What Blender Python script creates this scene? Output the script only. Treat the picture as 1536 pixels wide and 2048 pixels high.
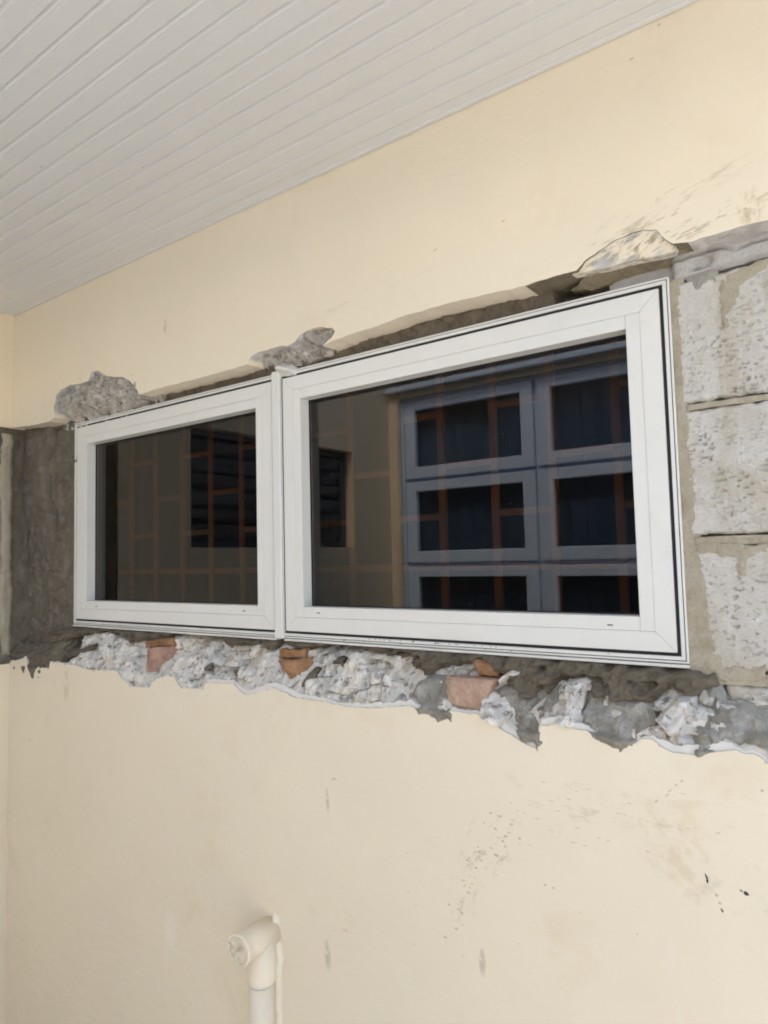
import bpy, bmesh, math, random
import numpy as np
from mathutils import Matrix, Vector

S = bpy.context.scene
for o in list(bpy.data.objects):
    bpy.data.objects.remove(o)
COL = S.collection

# ------------------------------------------------------------------ camera
cam_d = bpy.data.cameras.new('camera')
cam = bpy.data.objects.new('camera', cam_d)
COL.objects.link(cam)
r = Vector((0.80490869, 0.59290208, -0.02427174))
u = Vector((0.05989490, -0.04048171, 0.99738349))
f = Vector((-0.59036819, 0.80425640, 0.06809589))
M = Matrix((r, u, -f)).transposed().to_4x4()
M.translation = Vector((1.98315, -1.129325, 0.169078))
cam.matrix_world = M
cam_d.sensor_fit = 'HORIZONTAL'
cam_d.sensor_width = 36
cam_d.lens = 36 * 1388.5 / 1536
cam_d.clip_start = 0.02
cam_d.clip_end = 500
S.camera = cam

# ------------------------------------------------------------------ sky, sun, exposure
SUN_EL, SUN_AZ = math.radians(50), math.radians(14)      # veiled sun behind the house: it lights the facade across the yard
w = bpy.data.worlds.new('World'); S.world = w; w.use_nodes = True
nt = w.node_tree; nt.nodes.clear()
sky = nt.nodes.new('ShaderNodeTexSky'); sky.sky_type = 'NISHITA'; sky.sun_disc = False
sky.sun_elevation = SUN_EL
sky.sun_rotation = SUN_AZ
sky.air_density = 1.0; sky.dust_density = 3.0; sky.ozone_density = 1.0
bg = nt.nodes.new('ShaderNodeBackground'); bg.inputs['Strength'].default_value = 0.15
wo = nt.nodes.new('ShaderNodeOutputWorld')
nt.links.new(sky.outputs[0], bg.inputs[0]); nt.links.new(bg.outputs[0], wo.inputs[0])
sd = bpy.data.lights.new('sun', 'SUN'); sun = bpy.data.objects.new('sun', sd); COL.objects.link(sun)
sd.energy = 2.0; sd.angle = math.radians(14); sd.color = (1.0, 0.91, 0.76)
sdir = Vector((math.sin(SUN_AZ) * math.cos(SUN_EL), math.cos(SUN_AZ) * math.cos(SUN_EL), math.sin(SUN_EL)))
sun.rotation_euler = sdir.to_track_quat('Z', 'Y').to_euler()
sun.location = sdir * 20
vs = S.view_settings
vs.view_transform = 'Standard'; vs.look = 'None'; vs.gamma = 1; vs.use_curve_mapping = False
vs.exposure = 1.98
S.cycles.max_bounces = 14; S.cycles.diffuse_bounces = 8; S.cycles.glossy_bounces = 6; S.cycles.transparent_max_bounces = 16
S.cycles.use_denoising = True
S.cycles.filter_width = 1.9

# ------------------------------------------------------------------ numpy noise
def _h(i, j, s):
    n = (i.astype(np.int64) * 374761393 + j.astype(np.int64) * 668265263 + s * 1274126177) & 0xffffffff
    n = ((n ^ (n >> 13)) * 1274126177) & 0xffffffff
    n = (n ^ (n >> 16)) & 0xffffff
    return n / float(0xffffff)

def vnoise(x, z, s=0):
    i, j = np.floor(x), np.floor(z); a, b = x - i, z - j
    a = a * a * (3 - 2 * a); b = b * b * (3 - 2 * b)
    n00, n10, n01, n11 = _h(i, j, s), _h(i + 1, j, s), _h(i, j + 1, s), _h(i + 1, j + 1, s)
    return (n00 * (1 - a) + n10 * a) * (1 - b) + (n01 * (1 - a) + n11 * a) * b

def fbm(x, z, s=0, o=4):
    t = np.zeros_like(x, dtype=float); amp, tot = 1.0, 0.0
    for k in range(o):
        t = t + amp * vnoise(x, z, s + k * 17); tot += amp; amp *= .5; x = x * 2.03; z = z * 2.03
    return t / tot - .5

def voro(x, z, s=0):
    i, j = np.floor(x), np.floor(z)
    best = np.full(x.shape, 9.0); sec = np.full(x.shape, 9.0)
    bi = np.zeros_like(x); bj = np.zeros_like(x); bx = np.zeros_like(x); bz = np.zeros_like(x)
    for a in (-1, 0, 1):
        for b in (-1, 0, 1):
            ci, cj = i + a, j + b
            px, pz = ci + _h(ci, cj, s), cj + _h(ci, cj, s + 5)
            d = np.hypot(px - x, pz - z); m = d < best
            sec = np.where(m, best, np.minimum(sec, d))
            best = np.where(m, d, best); bi = np.where(m, ci, bi); bj = np.where(m, cj, bj)
            bx = np.where(m, x - px, bx); bz = np.where(m, z - pz, bz)
    return best, sec, bi, bj, bx, bz

def sst(a, b, x):
    t = np.clip((x - a) / (b - a), 0, 1); return t * t * (3 - 2 * t)

# ------------------------------------------------------------------ polygons
def jagged(poly, amp=.003, scale=40, seed=1, step=.003, closed=True):
    P = np.array(poly, float); out = []
    n = len(P)
    for k in range(n if closed else n - 1):
        a, b = P[k], P[(k + 1) % n]; L = np.hypot(*(b - a)); m = max(1, int(L / step))
        t = np.arange(m) / m
        out.append(a + (b - a) * t[:, None])
    if not closed: out.append(P[-1:])
    Q = np.concatenate(out)
    dx = fbm(Q[:, 0] * scale, Q[:, 1] * scale, seed, 4); dz = fbm(Q[:, 0] * scale, Q[:, 1] * scale, seed + 91, 4)
    Q[:, 0] += dx * amp * 2; Q[:, 1] += dz * amp * 2
    return Q

def inside(x, z, P):
    c = np.zeros(x.shape, bool); n = len(P)
    for k in range(n):
        x0, z0 = P[k]; x1, z1 = P[(k + 1) % n]
        if z0 == z1: continue
        m = (z0 > z) != (z1 > z)
        c ^= m & (x < (x1 - x0) * (z - z0) / (z1 - z0) + x0)
    return c

def bdist(x, z, P):
    d = np.full(x.shape, 9.0); cx = x.copy(); cz = z.copy(); n = len(P)
    for k in range(n):
        a = P[k]; b = P[(k + 1) % n]; e = b - a; L = e @ e
        if L < 1e-14: continue
        t = np.clip(((x - a[0]) * e[0] + (z - a[1]) * e[1]) / L, 0, 1)
        px, pz = a[0] + t * e[0], a[1] + t * e[1]; q = np.hypot(x - px, z - pz); m = q < d
        d = np.where(m, q, d); cx = np.where(m, px, cx); cz = np.where(m, pz, cz)
    return d, cx, cz

def tag(o, label=None, cat=None, group=None, kind=None):
    if label: o['label'] = label
    if cat: o['category'] = cat
    if group: o['group'] = group
    if kind: o['kind'] = kind
    return o

def empty(name, loc, label, cat, group=None):
    o = bpy.data.objects.new(name, None); COL.objects.link(o); o.location = loc
    o.empty_display_size = .05
    return tag(o, label, cat, group)

def link(name, me, mat, parent=None):
    o = bpy.data.objects.new(name, me); COL.objects.link(o)
    if mat:
        for m in (mat if isinstance(mat, (list, tuple)) else [mat]): me.materials.append(m)
    if parent:
        o.parent = parent
        q = parent; off = Vector((0, 0, 0))
        while q: off += q.location; q = q.parent
        o.location = -off
    return o

def from_py(name, v, fc, mat, parent=None, smooth=False):
    me = bpy.data.meshes.new(name); me.from_pydata([tuple(map(float, a)) for a in v], [], fc); me.update()
    if smooth:
        me.polygons.foreach_set('use_smooth', [True] * len(me.polygons))
    return link(name, me, mat, parent)

def patch(name, poly, fn, mat, parent, res=.002, skirt=.015, smooth=True, axis='y', taper=False):
    """relief sheet over the outline: depth from fn(x, z[, distance to the edge]); its rim is carried back by skirt"""
    P = np.asarray(poly, float)
    x0, z0 = P.min(0) - res; x1, z1 = P.max(0) + res
    nx, nz = int((x1 - x0) / res) + 2, int((z1 - z0) / res) + 2
    gx, gz = np.meshgrid(x0 + np.arange(nx) * res, z0 + np.arange(nz) * res, indexing='ij')
    ins = inside(gx, gz, P)
    cell = ins[:-1, :-1] | ins[1:, :-1] | ins[:-1, 1:] | ins[1:, 1:]
    use = np.zeros_like(ins)
    use[:-1, :-1] |= cell; use[1:, :-1] |= cell; use[:-1, 1:] |= cell; use[1:, 1:] |= cell
    out = use & ~ins
    d, cx, cz = bdist(gx[out], gz[out], P); gx[out] = cx; gz[out] = cz
    X, Z = gx[use], gz[use]
    if taper:
        D = bdist(X, Z, P)[0]; Yv = fn(X, Z, D)
    else: Yv = fn(X, Z)
    idx = -np.ones(use.shape, int); idx[use] = np.arange(use.sum())
    I, J = np.nonzero(cell)
    F = np.stack([idx[I, J], idx[I + 1, J], idx[I + 1, J + 1], idx[I, J + 1]], 1)
    V = np.stack([X, Yv, Z], 1)
    n0 = len(V)
    pad = np.pad(cell, 1); quads = []
    def rim(sel, a, b):
        i, j = np.nonzero(sel)
        A = idx[i + a[0], j + a[1]]; B = idx[i + b[0], j + b[1]]
        quads.append(np.stack([B, A, A + n0, B + n0], 1))
    rim(cell & ~pad[1:-1, :-2], (0, 0), (1, 0))
    rim(cell & ~pad[2:, 1:-1], (1, 0), (1, 1))
    rim(cell & ~pad[1:-1, 2:], (1, 1), (0, 1))
    rim(cell & ~pad[:-2, 1:-1], (0, 1), (0, 0))
    Q = np.concatenate(quads)
    V2 = np.concatenate([V, V + np.array([0, skirt, 0])])
    Fa = np.concatenate([F, Q])
    used = np.unique(Fa); re = -np.ones(len(V2), int); re[used] = np.arange(len(used))
    V2 = V2[used]; Fa = re[Fa]
    if axis == 'x':     # the same sheet stood against the side wall: its depth runs along x
        V2 = np.stack([SIDE_X - (V2[:, 1] - FACE), V2[:, 0], V2[:, 2]], 1)
    me = bpy.data.meshes.new(name)
    me.vertices.add(len(V2)); me.vertices.foreach_set('co', V2.astype(np.float32).ravel())
    me.loops.add(Fa.size); me.loops.foreach_set('vertex_index', Fa.astype(np.int32).ravel())
    me.polygons.add(len(Fa))
    me.polygons.foreach_set('loop_start', np.arange(0, Fa.size, 4, dtype=np.int32))
    sm = np.zeros(len(Fa), bool); sm[:len(F)] = smooth
    me.polygons.foreach_set('use_smooth', sm)
    me.update(calc_edges=True); me.validate()
    return link(name, me, mat, parent)

def slab(name, poly, y0, y1, mats, parent, side=None):
    """flat sheet with a traced outline, y0 = seen face, y1 = back; side(x, z) picks the material of each rim face"""
    n = len(poly)
    V = [(a, y0, b) for a, b in poly] + [(a, y1, b) for a, b in poly]
    A = sum(poly[k][0] * poly[(k + 1) % n][1] - poly[(k + 1) % n][0] * poly[k][1] for k in range(n))
    fr = list(range(n)); bk = [k + n for k in range(n)][::-1]
    if A < 0: fr, bk = fr[::-1], bk[::-1]
    F = [fr, bk]
    for k in range(n):
        m = (k + 1) % n
        F.append((m, k, k + n, m + n) if A > 0 else (k, m, m + n, k + n))
    o = from_py(name, V, F, mats, parent)
    if side:
        for k in range(n):
            o.data.polygons[2 + k].material_index = side(poly[k][0], poly[k][1])
    return o

def box(bm, a, b):
    vs_ = [bm.verts.new((x, y, z)) for x in (a[0], b[0]) for y in (a[1], b[1]) for z in (a[2], b[2])]
    for q in ((0, 1, 3, 2), (4, 6, 7, 5), (0, 4, 5, 1), (2, 3, 7, 6), (0, 2, 6, 4), (1, 5, 7, 3)):
        bm.faces.new([vs_[k] for k in q])
    return vs_

def bobj(name, bm, mat, parent=None, bevel=0, seg=1, smooth=False):
    if bevel:
        bmesh.ops.bevel(bm, geom=list(bm.edges), offset=bevel, segments=seg, affect='EDGES', clamp_overlap=True)
    bmesh.ops.recalc_face_normals(bm, faces=bm.faces)
    me = bpy.data.meshes.new(name); bm.to_mesh(me); bm.free()
    if smooth: me.polygons.foreach_set('use_smooth', [True] * len(me.polygons))
    return link(name, me, mat, parent)

def boxes(name, L, mat, parent=None, bevel=0):
    bm = bmesh.new()
    for a, b in L: box(bm, a, b)
    return bobj(name, bm, mat, parent, bevel)

def tube(bm, path, rad, n=28, caps=True):
    rings = []
    for k, p in enumerate(path):
        p = Vector(p)
        d = (Vector(path[min(k + 1, len(path) - 1)]) - Vector(path[max(k - 1, 0)])).normalized()
        e = d.orthogonal().normalized() if not rings else (ref - ref.dot(d) * d).normalized()
        ref = e; g = d.cross(e); R = rad[k] if isinstance(rad, (list, tuple)) else rad
        rings.append([bm.verts.new(p + R * (math.cos(t) * e + math.sin(t) * g)) for t in [2 * math.pi * q / n for q in range(n)]])
    for a, b in zip(rings, rings[1:]):
        for q in range(n): bm.faces.new((a[q], a[(q + 1) % n], b[(q + 1) % n], b[q]))
    if caps: bm.faces.new(rings[0][::-1]); bm.faces.new(rings[-1])
    return rings

# ------------------------------------------------------------------ materials
class N:
    def __init__(s, name, rough=.8, spec=.4):
        s.m = bpy.data.materials.new(name); s.m.use_nodes = True; s.t = s.m.node_tree
        s.b = s.t.nodes['Principled BSDF']; s.b.inputs['Roughness'].default_value = rough
        s.b.inputs['Specular IOR Level'].default_value = spec
        s.co = s.t.nodes.new('ShaderNodeTexCoord').outputs['Object']
    def map(s, sc):
        q = s.t.nodes.new('ShaderNodeMapping'); s.t.links.new(s.co, q.inputs[0])
        q.inputs['Scale'].default_value = sc if isinstance(sc, tuple) else (sc, sc, sc); return q.outputs[0]
    def noise(s, scale, detail=4, rough=.55, stretch=None, dist=0):
        q = s.t.nodes.new('ShaderNodeTexNoise'); q.inputs['Scale'].default_value = scale
        q.inputs['Detail'].default_value = detail; q.inputs['Roughness'].default_value = rough
        q.inputs['Distortion'].default_value = dist
        s.t.links.new(s.map(stretch) if stretch else s.co, q.inputs['Vector']); return q.outputs['Fac']
    def voro(s, scale, out='Color', feature='F1', stretch=None):
        q = s.t.nodes.new('ShaderNodeTexVoronoi'); q.inputs['Scale'].default_value = scale; q.feature = feature
        s.t.links.new(s.map(stretch) if stretch else s.co, q.inputs['Vector']); return q.outputs[out]
    def ramp(s, fac, stops):
        q = s.t.nodes.new('ShaderNodeValToRGB'); e = q.color_ramp.elements
        while len(e) < len(stops): e.new(.5)
        for k, (p, c) in enumerate(stops):
            e[k].position = p; e[k].color = (c, c, c, 1) if not isinstance(c, tuple) else (*c, 1)
        s.t.links.new(fac, q.inputs[0]); return q.outputs[0]
    def mix(s, fac, a, b, mode='MIX'):
        q = s.t.nodes.new('ShaderNodeMix'); q.data_type = 'RGBA'; q.blend_type = mode
        for v, k in ((fac, 0), (a, 6), (b, 7)):
            if hasattr(v, 'links'): s.t.links.new(v, q.inputs[k])
            elif k == 0: q.inputs[0].default_value = v
            else: q.inputs[k].default_value = (*v, 1)
        return q.outputs[2]
    def math(s, op, a, b=0.0):
        q = s.t.nodes.new('ShaderNodeMath'); q.operation = op
        for v, k in ((a, 0), (b, 1)):
            if hasattr(v, 'links'): s.t.links.new(v, q.inputs[k])
            else: q.inputs[k].default_value = v
        return q.outputs[0]
    def bump(s, h, strength=.3, dist=.003):
        q = s.t.nodes.new('ShaderNodeBump'); q.inputs['Strength'].default_value = strength; q.inputs['Distance'].default_value = dist
        s.t.links.new(h, q.inputs['Height']); s.t.links.new(q.outputs[0], s.b.inputs['Normal'])
    def col(s, c):
        if hasattr(c, 'links'): s.t.links.new(c, s.b.inputs['Base Color'])
        else: s.b.inputs['Base Color'].default_value = (*c, 1)
        return s
    def rgh(s, c): s.t.links.new(c, s.b.inputs['Roughness'])

FACE = -.05            # painted face of the house wall; y = 0 is the window's front
def cream(name, c0=(.81, .715, .55), wear=.5, smudges=()):
    n = N(name, .55, .35)
    big = n.noise(2.2, 5, .6); fine = n.noise(60, 5, .6)
    c = n.mix(n.ramp(big, [(.3, 0.), (.75, 1.)]), tuple(v * .955 for v in c0), tuple(min(1, v * 1.02) for v in c0))
    # yellowed rub marks and faint chalky scrapes in the paint film
    c = n.mix(n.math('MULTIPLY', n.ramp(n.noise(5.5, 6, .65, dist=.4), [(.57, 0.), (.72, 1.)]), .28 * wear), c, (.66, .53, .33))
    c = n.mix(n.math('MULTIPLY', n.ramp(n.noise(9, 6, .7, stretch=(1.3, 1, .45)), [(.62, 0.), (.7, 1.)]), .3 * wear), c, (.82, .76, .66))
    c = n.mix(n.math('MULTIPLY', n.ramp(n.noise(30, 5, .75, stretch=(.5, 1, 1.6), dist=.8), [(.69, 0.), (.73, 1.)]), .6 * wear), c, (.42, .35, .25))
    for (px_, pz_, rx, rz, ang, sc_, lo_, st_, k_) in smudges:
        mp = n.t.nodes.new('ShaderNodeMapping'); mp.vector_type = 'TEXTURE'; n.t.links.new(n.co, mp.inputs[0])
        mp.inputs['Location'].default_value = (px_, FACE, pz_); mp.inputs['Rotation'].default_value = (0, -ang, 0); mp.inputs['Scale'].default_value = (rx, .2, rz)
        g = n.t.nodes.new('ShaderNodeTexGradient'); g.gradient_type = 'SPHERICAL'; n.t.links.new(mp.outputs[0], g.inputs[0])
        tn = n.t.nodes.new('ShaderNodeTexNoise'); tn.inputs['Scale'].default_value = sc_; tn.inputs['Detail'].default_value = 6; tn.inputs['Roughness'].default_value = .7
        n.t.links.new(mp.outputs[0], tn.inputs['Vector'])
        mk_ = n.math('MULTIPLY', n.ramp(tn.outputs['Fac'], [(lo_, 0.), (lo_ + .1, 1.)]), n.ramp(g.outputs[0], [(0., 0.), (.55, 1.)]))
        c = n.mix(n.math('MULTIPLY', mk_, st_), c, k_)
    n.col(c)
    h = n.math('ADD', n.math('MULTIPLY', n.noise(7, 5, .5, stretch=(1, 1, .8)), 1.6), n.math('MULTIPLY', n.noise(140, 4, .6), .1))
    h = n.math('ADD', h, n.math('MULTIPLY', n.noise(36, 4, .55, stretch=(.6, 1, 1.4)), .28))
    n.bump(h, .5, .006)
    return n.m

def mortar(name, c1, c2, c3, rough=.9):
    n = N(name, rough, .3)
    c = n.mix(n.ramp(n.noise(9, 6, .65, dist=.5), [(.35, 0.), (.65, 1.)]), c1, c2)
    c = n.mix(n.ramp(n.noise(26, 6, .7), [(.50, 0.), (.66, .85)]), c, c3)
    c = n.mix(n.ramp(n.noise(260, 3, .6), [(.3, .35), (.5, 0.)]), c, tuple(v * .6 for v in c1))
    n.col(c)
    h = n.math('ADD', n.math('MULTIPLY', n.noise(40, 6, .65, dist=.6), 1.), n.math('MULTIPLY', n.noise(330, 4, .7), .22))
    n.bump(h, .75, .005); return n.m

M_up = cream('cream_paint_upper', wear=.55, smudges=[(*[(1.7030, 0.6880)][0], 0.17, 0.03, 0.25, 2.4, 0.53, 0.5, (0.36, 0.3, 0.19)), (*[(1.7940, 0.6510)][0], 0.13, 0.022, 0.16, 3.0, 0.54, 0.55, (0.33, 0.27, 0.17)), (*[(1.6550, 0.6470)][0], 0.1, 0.02, 0.45, 3.0, 0.52, 0.55, (0.4, 0.34, 0.24)), (*[(1.8460, 0.6530)][0], 0.02, 0.035, 0.0, 1.6, 0.47, 0.6, (0.5, 0.4, 0.24)), (*[(1.8330, 0.7090)][0], 0.12, 0.01, 0.2, 2.0, 0.5, 0.3, (0.62, 0.56, 0.46)), (*[(1.1180, 0.6980)][0], 0.25, 0.02, 0.05, 2.0, 0.52, 0.35, (0.62, 0.53, 0.38)), (*[(0.5090, 0.7820)][0], 0.01, 0.02, 0, 1.0, 0.42, 0.5, (0.5, 0.4, 0.24))])
M_lo = cream('cream_paint_lower', wear=1., smudges=[(*[(1.3920, -0.3290)][0], 0.055, 0.1, -0.6, 3.2, 0.54, 0.5, (0.46, 0.39, 0.28)), (*[(1.3450, -0.4150)][0], 0.035, 0.09, -0.15, 3.0, 0.55, 0.45, (0.46, 0.39, 0.28)), (*[(1.6930, -0.2560)][0], 0.07, 0.09, 0.8, 2.0, 0.5, 0.4, (0.62, 0.49, 0.3)), (*[(0.5220, -0.7080)][0], 0.03, 0.055, 0.1, 1.2, 0.4, 0.5, (0.84, 0.8, 0.74)), (*[(1.3750, -0.5180)][0], 0.008, 0.028, 0.0, 1.6, 0.4, 0.7, (0.46, 0.4, 0.31)), (*[(1.0250, -0.6130)][0], 0.01, 0.035, 0.1, 1.5, 0.42, 0.6, (0.4, 0.35, 0.27)), (*[(1.0320, -0.3110)][0], 0.006, 0.03, 0.1, 1.5, 0.42, 0.6, (0.45, 0.38, 0.26)), (*[(1.5910, -0.2250)][0], 0.2, 0.05, -0.1, 3.5, 0.54, 0.5, (0.58, 0.5, 0.38)), (*[(1.7640, -0.2880)][0], 0.12, 0.1, -0.5, 3.0, 0.55, 0.4, (0.56, 0.49, 0.38)), (*[(0.0490, -0.1700)][0], 0.02, 0.06, 0, 1.6, 0.45, 0.5, (0.52, 0.43, 0.28)), (*[(-0.0890, -0.6990)][0], 0.05, 0.05, 0, 2.0, 0.5, 0.4, (0.78, 0.76, 0.72)), (*[(1.0720, -0.5520)][0], 0.01, 0.004, 0, 1.0, 0.3, 0.5, (0.7, 0.45, 0.38)), (*[(1.7440, -0.1830)][0], 0.2, 0.03, 0.1, 2.0, 0.52, 0.35, (0.66, 0.55, 0.38))])
M_side = cream('cream_paint_side', (.79, .685, .51), .8)
M_opp = cream('cream_paint_opposite', (.68, .61, .49), .8)
def raw_plaster():
    n = N('bare_plaster', .9)
    c = n.mix(n.ramp(n.noise(40, 5, .7), [(.4, 0.), (.62, 1.)]), (.66, .64, .60), (.46, .44, .40))
    n.col(c); n.bump(n.noise(180, 4, .7), .6, .003); return n.m
M_raw = raw_plaster()
M_skim = (lambda n: (n.col(n.mix(n.noise(60, 5), (.77, .745, .69), (.63, .60, .545))), n.bump(n.noise(120, 4), .5, .002), n.m)[-1])(N('white_skim', .9))
def rubble_mat(name, lo, hi, stone):
    n = N(name, .92, .3)
    c = n.mix(n.ramp(n.noise(30, 6, .7, dist=.3), [(.36, 0.), (.62, 1.)]), lo, hi)
    c = n.mix(n.math('MULTIPLY', n.ramp(n.noise(21, 5, .62, dist=.9), [(.48, 0.), (.56, 1.)]), .8), c, stone[0])
    c = n.mix(n.math('MULTIPLY', n.ramp(n.noise(27, 5, .62, stretch=(1.1, 1, .9), dist=1.2), [(.56, 0.), (.60, 1.)]), .65), c, stone[1])
    sc = n.voro(62, 'Color'); sep = n.t.nodes.new('ShaderNodeSeparateColor'); n.t.links.new(sc, sep.inputs[0])
    d = n.voro(62, 'Distance')
    st = n.math('MULTIPLY', n.ramp(sep.outputs[0], [(.55, 0.), (.6, 1.)]), n.ramp(d, [(.34, 1.), (.46, 0.)]))
    scol = n.ramp(sep.outputs[1], [(.1, stone[0]), (.45, stone[1]), (.75, stone[2]), (.95, stone[3])])
    c = n.mix(st, c, scol)
    c = n.mix(n.math('MULTIPLY', n.ramp(n.noise(55, 5, .7, stretch=(1, 1, 1.2)), [(.57, 0.), (.63, 1.)]), .85), c, (.19, .16, .12))
    c = n.mix(n.math('MULTIPLY', n.ramp(n.noise(14, 4, .7), [(.56, 0.), (.7, 1.)]), .6), c, (.58, .47, .32))
    n.col(c)
    n.bump(n.math('ADD', n.noise(190, 6, .8), n.math('MULTIPLY', n.math('MULTIPLY', st, -1.0), .4)), .8, .0035); return n.m
M_rub = rubble_mat('broken_concrete', (.58, .555, .51), (.68, .655, .605), [(.84, .79, .70), (.66, .56, .42), (.36, .35, .34), (.82, .79, .74)])
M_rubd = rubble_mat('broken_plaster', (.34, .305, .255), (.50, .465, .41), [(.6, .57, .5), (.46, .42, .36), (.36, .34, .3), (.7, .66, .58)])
M_wet = mortar('damp_mortar', (.130, .108, .078), (.175, .150, .112), (.225, .205, .168))
M_bed = mortar('mortar_bed', (.115, .094, .064), (.175, .146, .105), (.090, .073, .050))
M_smear = mortar('grey_mortar', (.185, .165, .125), (.33, .315, .275), (.43, .415, .38))
M_tan = mortar('tan_mortar', (.36, .31, .225), (.43, .38, .29), (.30, .255, .18))
M_arris = mortar('broken_arris', (.22, .18, .115), (.34, .285, .19), (.15, .12, .08))
M_lint = mortar('grey_cement', (.40, .38, .35), (.47, .45, .42), (.33, .30, .26))
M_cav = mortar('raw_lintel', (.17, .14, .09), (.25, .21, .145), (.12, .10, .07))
def block_mat():
    n = N('concrete_block', .93, .25)
    c = n.mix(n.ramp(n.noise(12, 6, .65), [(.35, 0.), (.65, 1.)]), (.53, .495, .43), (.61, .585, .535))
    c = n.mix(n.ramp(n.noise(9, 6, .7, stretch=(1, 1, .45), dist=.6), [(.50, 0.), (.64, .75)]), c, (.44, .385, .285))
    c = n.mix(n.ramp(n.noise(16, 5, .7, dist=.8), [(.60, 0.), (.70, .6)]), c, (.68, .66, .62))
    c = n.mix(n.ramp(n.noise(210, 3, .7, stretch=(.7, 1, 1.3)), [(.60, 0.), (.70, .75)]), c, (.33, .30, .25))
    n.col(c)
    n.bump(n.math('ADD', n.noise(120, 6, .7, stretch=(.7, 1, 1.3)), n.math('MULTIPLY', n.noise(400, 3, .6), .3)), .8, .004); return n.m
M_block = block_mat()
def brick_mat(name, a, b, c3):
    n = N(name, .9)
    c = n.mix(n.ramp(n.noise(35, 6, .7, dist=.5), [(.4, 0.), (.6, 1.)]), a, b)
    c = n.mix(n.ramp(n.noise(90, 5, .7), [(.58, 0.), (.7, .8)]), c, c3)
    n.col(c); n.bump(n.noise(130, 5, .7), .7, .003); return n.m
M_bk1 = brick_mat('red_brick_clay', (.30, .165, .14), (.42, .27, .19), (.44, .36, .29))
M_bk2 = brick_mat('orange_brick_clay', (.26, .135, .06), (.36, .20, .105), (.40, .34, .27))
M_bk3 = brick_mat('pale_brick_clay', (.42, .27, .19), (.48, .34, .25), (.34, .19, .12))
def alu():
    n = N('white_powder_coat', .38, .5)
    c = n.mix(n.ramp(n.noise(6, 5, .6), [(.35, 0.), (.7, 1.)]), (.70, .685, .63), (.73, .715, .665))
    c = n.mix(n.math('MULTIPLY', n.ramp(n.noise(38, 6, .75, dist=.7), [(.58, 0.), (.70, 1.)]), .32), c, (.62, .57, .49))
    c = n.mix(n.math('MULTIPLY', n.ramp(n.noise(170, 4, .75, stretch=(.6, 1, 1.6)), [(.71, 0.), (.74, 1.)]), .7), c, (.42, .37, .30))
    n.col(c); n.rgh(n.ramp(n.noise(20, 4), [(.3, .32), (.7, .5)])); return n.m
M_alu = alu()
M_rubber = N('black_rubber', .6, .4).col((.014, .012, .014)).m
M_slot = N('dark_slot', .8).col((.03, .027, .025)).m
M_pvcw = (lambda n: (n.col(n.mix(n.noise(3, 4), (.675, .675, .655), (.715, .715, .695))), n.m)[-1])(N('white_ceiling_board', .42, .4))
def glass(name, tint, ior):
    m = bpy.data.materials.new(name); m.use_nodes = True; t = m.node_tree; t.nodes.clear()
    tr = t.nodes.new('ShaderNodeBsdfTransparent'); tr.inputs[0].default_value = (*tint, 1)
    gl = t.nodes.new('ShaderNodeBsdfGlossy'); gl.inputs['Roughness'].default_value = .0; gl.inputs[0].default_value = (1, 1, 1, 1)
    fr = t.nodes.new('ShaderNodeFresnel'); fr.inputs[0].default_value = ior
    ge = t.nodes.new('ShaderNodeNewGeometry'); sb = t.nodes.new('ShaderNodeMath'); sb.operation = 'SUBTRACT'; sb.inputs[0].default_value = 1
    mu = t.nodes.new('ShaderNodeMath'); mu.operation = 'MULTIPLY'
    mx = t.nodes.new('ShaderNodeMixShader'); ou = t.nodes.new('ShaderNodeOutputMaterial')
    t.links.new(ge.outputs['Backfacing'], sb.inputs[1]); t.links.new(sb.outputs[0], mu.inputs[0]); t.links.new(fr.outputs[0], mu.inputs[1])
    t.links.new(mu.outputs[0], mx.inputs[0]); t.links.new(tr.outputs[0], mx.inputs[1]); t.links.new(gl.outputs[0], mx.inputs[2])
    t.links.new(mx.outputs[0], ou.inputs[0]); return m
M_glass = glass('tinted_glass', (.50, .47, .44), 1.5)
M_glass2 = glass('opposite_glass', (.55, .6, .65), 1.5)
M_bar = (lambda n: (n.col(n.mix(n.noise(30, 4), (.54, .27, .115), (.45, .22, .09))), n.m)[-1])(N('brown_bar_paint', .45, .5))
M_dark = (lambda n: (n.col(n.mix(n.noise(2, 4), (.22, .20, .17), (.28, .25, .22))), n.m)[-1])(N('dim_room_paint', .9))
M_cur = (lambda n: (n.col(n.mix(n.noise(9, 3, stretch=(4, 1, .2)), (.20, .28, .40), (.62, .72, .86))), n.m)[-1])(N('curtain_fold_tones', .95))  # fold shading and the panes' bluish reflection are put into the cloth colour
M_frame2 = N('opposite_frame_sky_tint', .4, .5).col((.58, .69, .86)).m  # white frame: the blue of the sky light is put into its colour
M_conc = (lambda n: (n.col(n.mix(n.ramp(n.noise(4, 6, .65), [(.35, 0.), (.65, 1.)]), (.42, .41, .39), (.50, .49, .47))), n.bump(n.noise(50, 6, .7), .4, .004), n.m)[-1])(N('yard_concrete', .9))
M_louv = N('smoky_louvre', .12, .5).col((.10, .11, .125)).m
M_pipe = (lambda n: (n.col(n.mix(n.ramp(n.noise(40, 5, .7, stretch=(1, 1, 1.8)), [(.52, 0.), (.66, 1.)]), (.80, .705, .54), (.80, .725, .60))), n.bump(n.noise(70, 4, .6), .25, .002), n.m)[-1])(N('painted_pipe', .5))
M_pipeg = (lambda n: (n.col(n.mix(n.noise(60, 4), (.60, .595, .58), (.50, .49, .48))), n.m)[-1])(N('grey_primer', .7))
M_roof = N('light_block_sheet', .6).col((.30, .29, .28)).m
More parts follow.
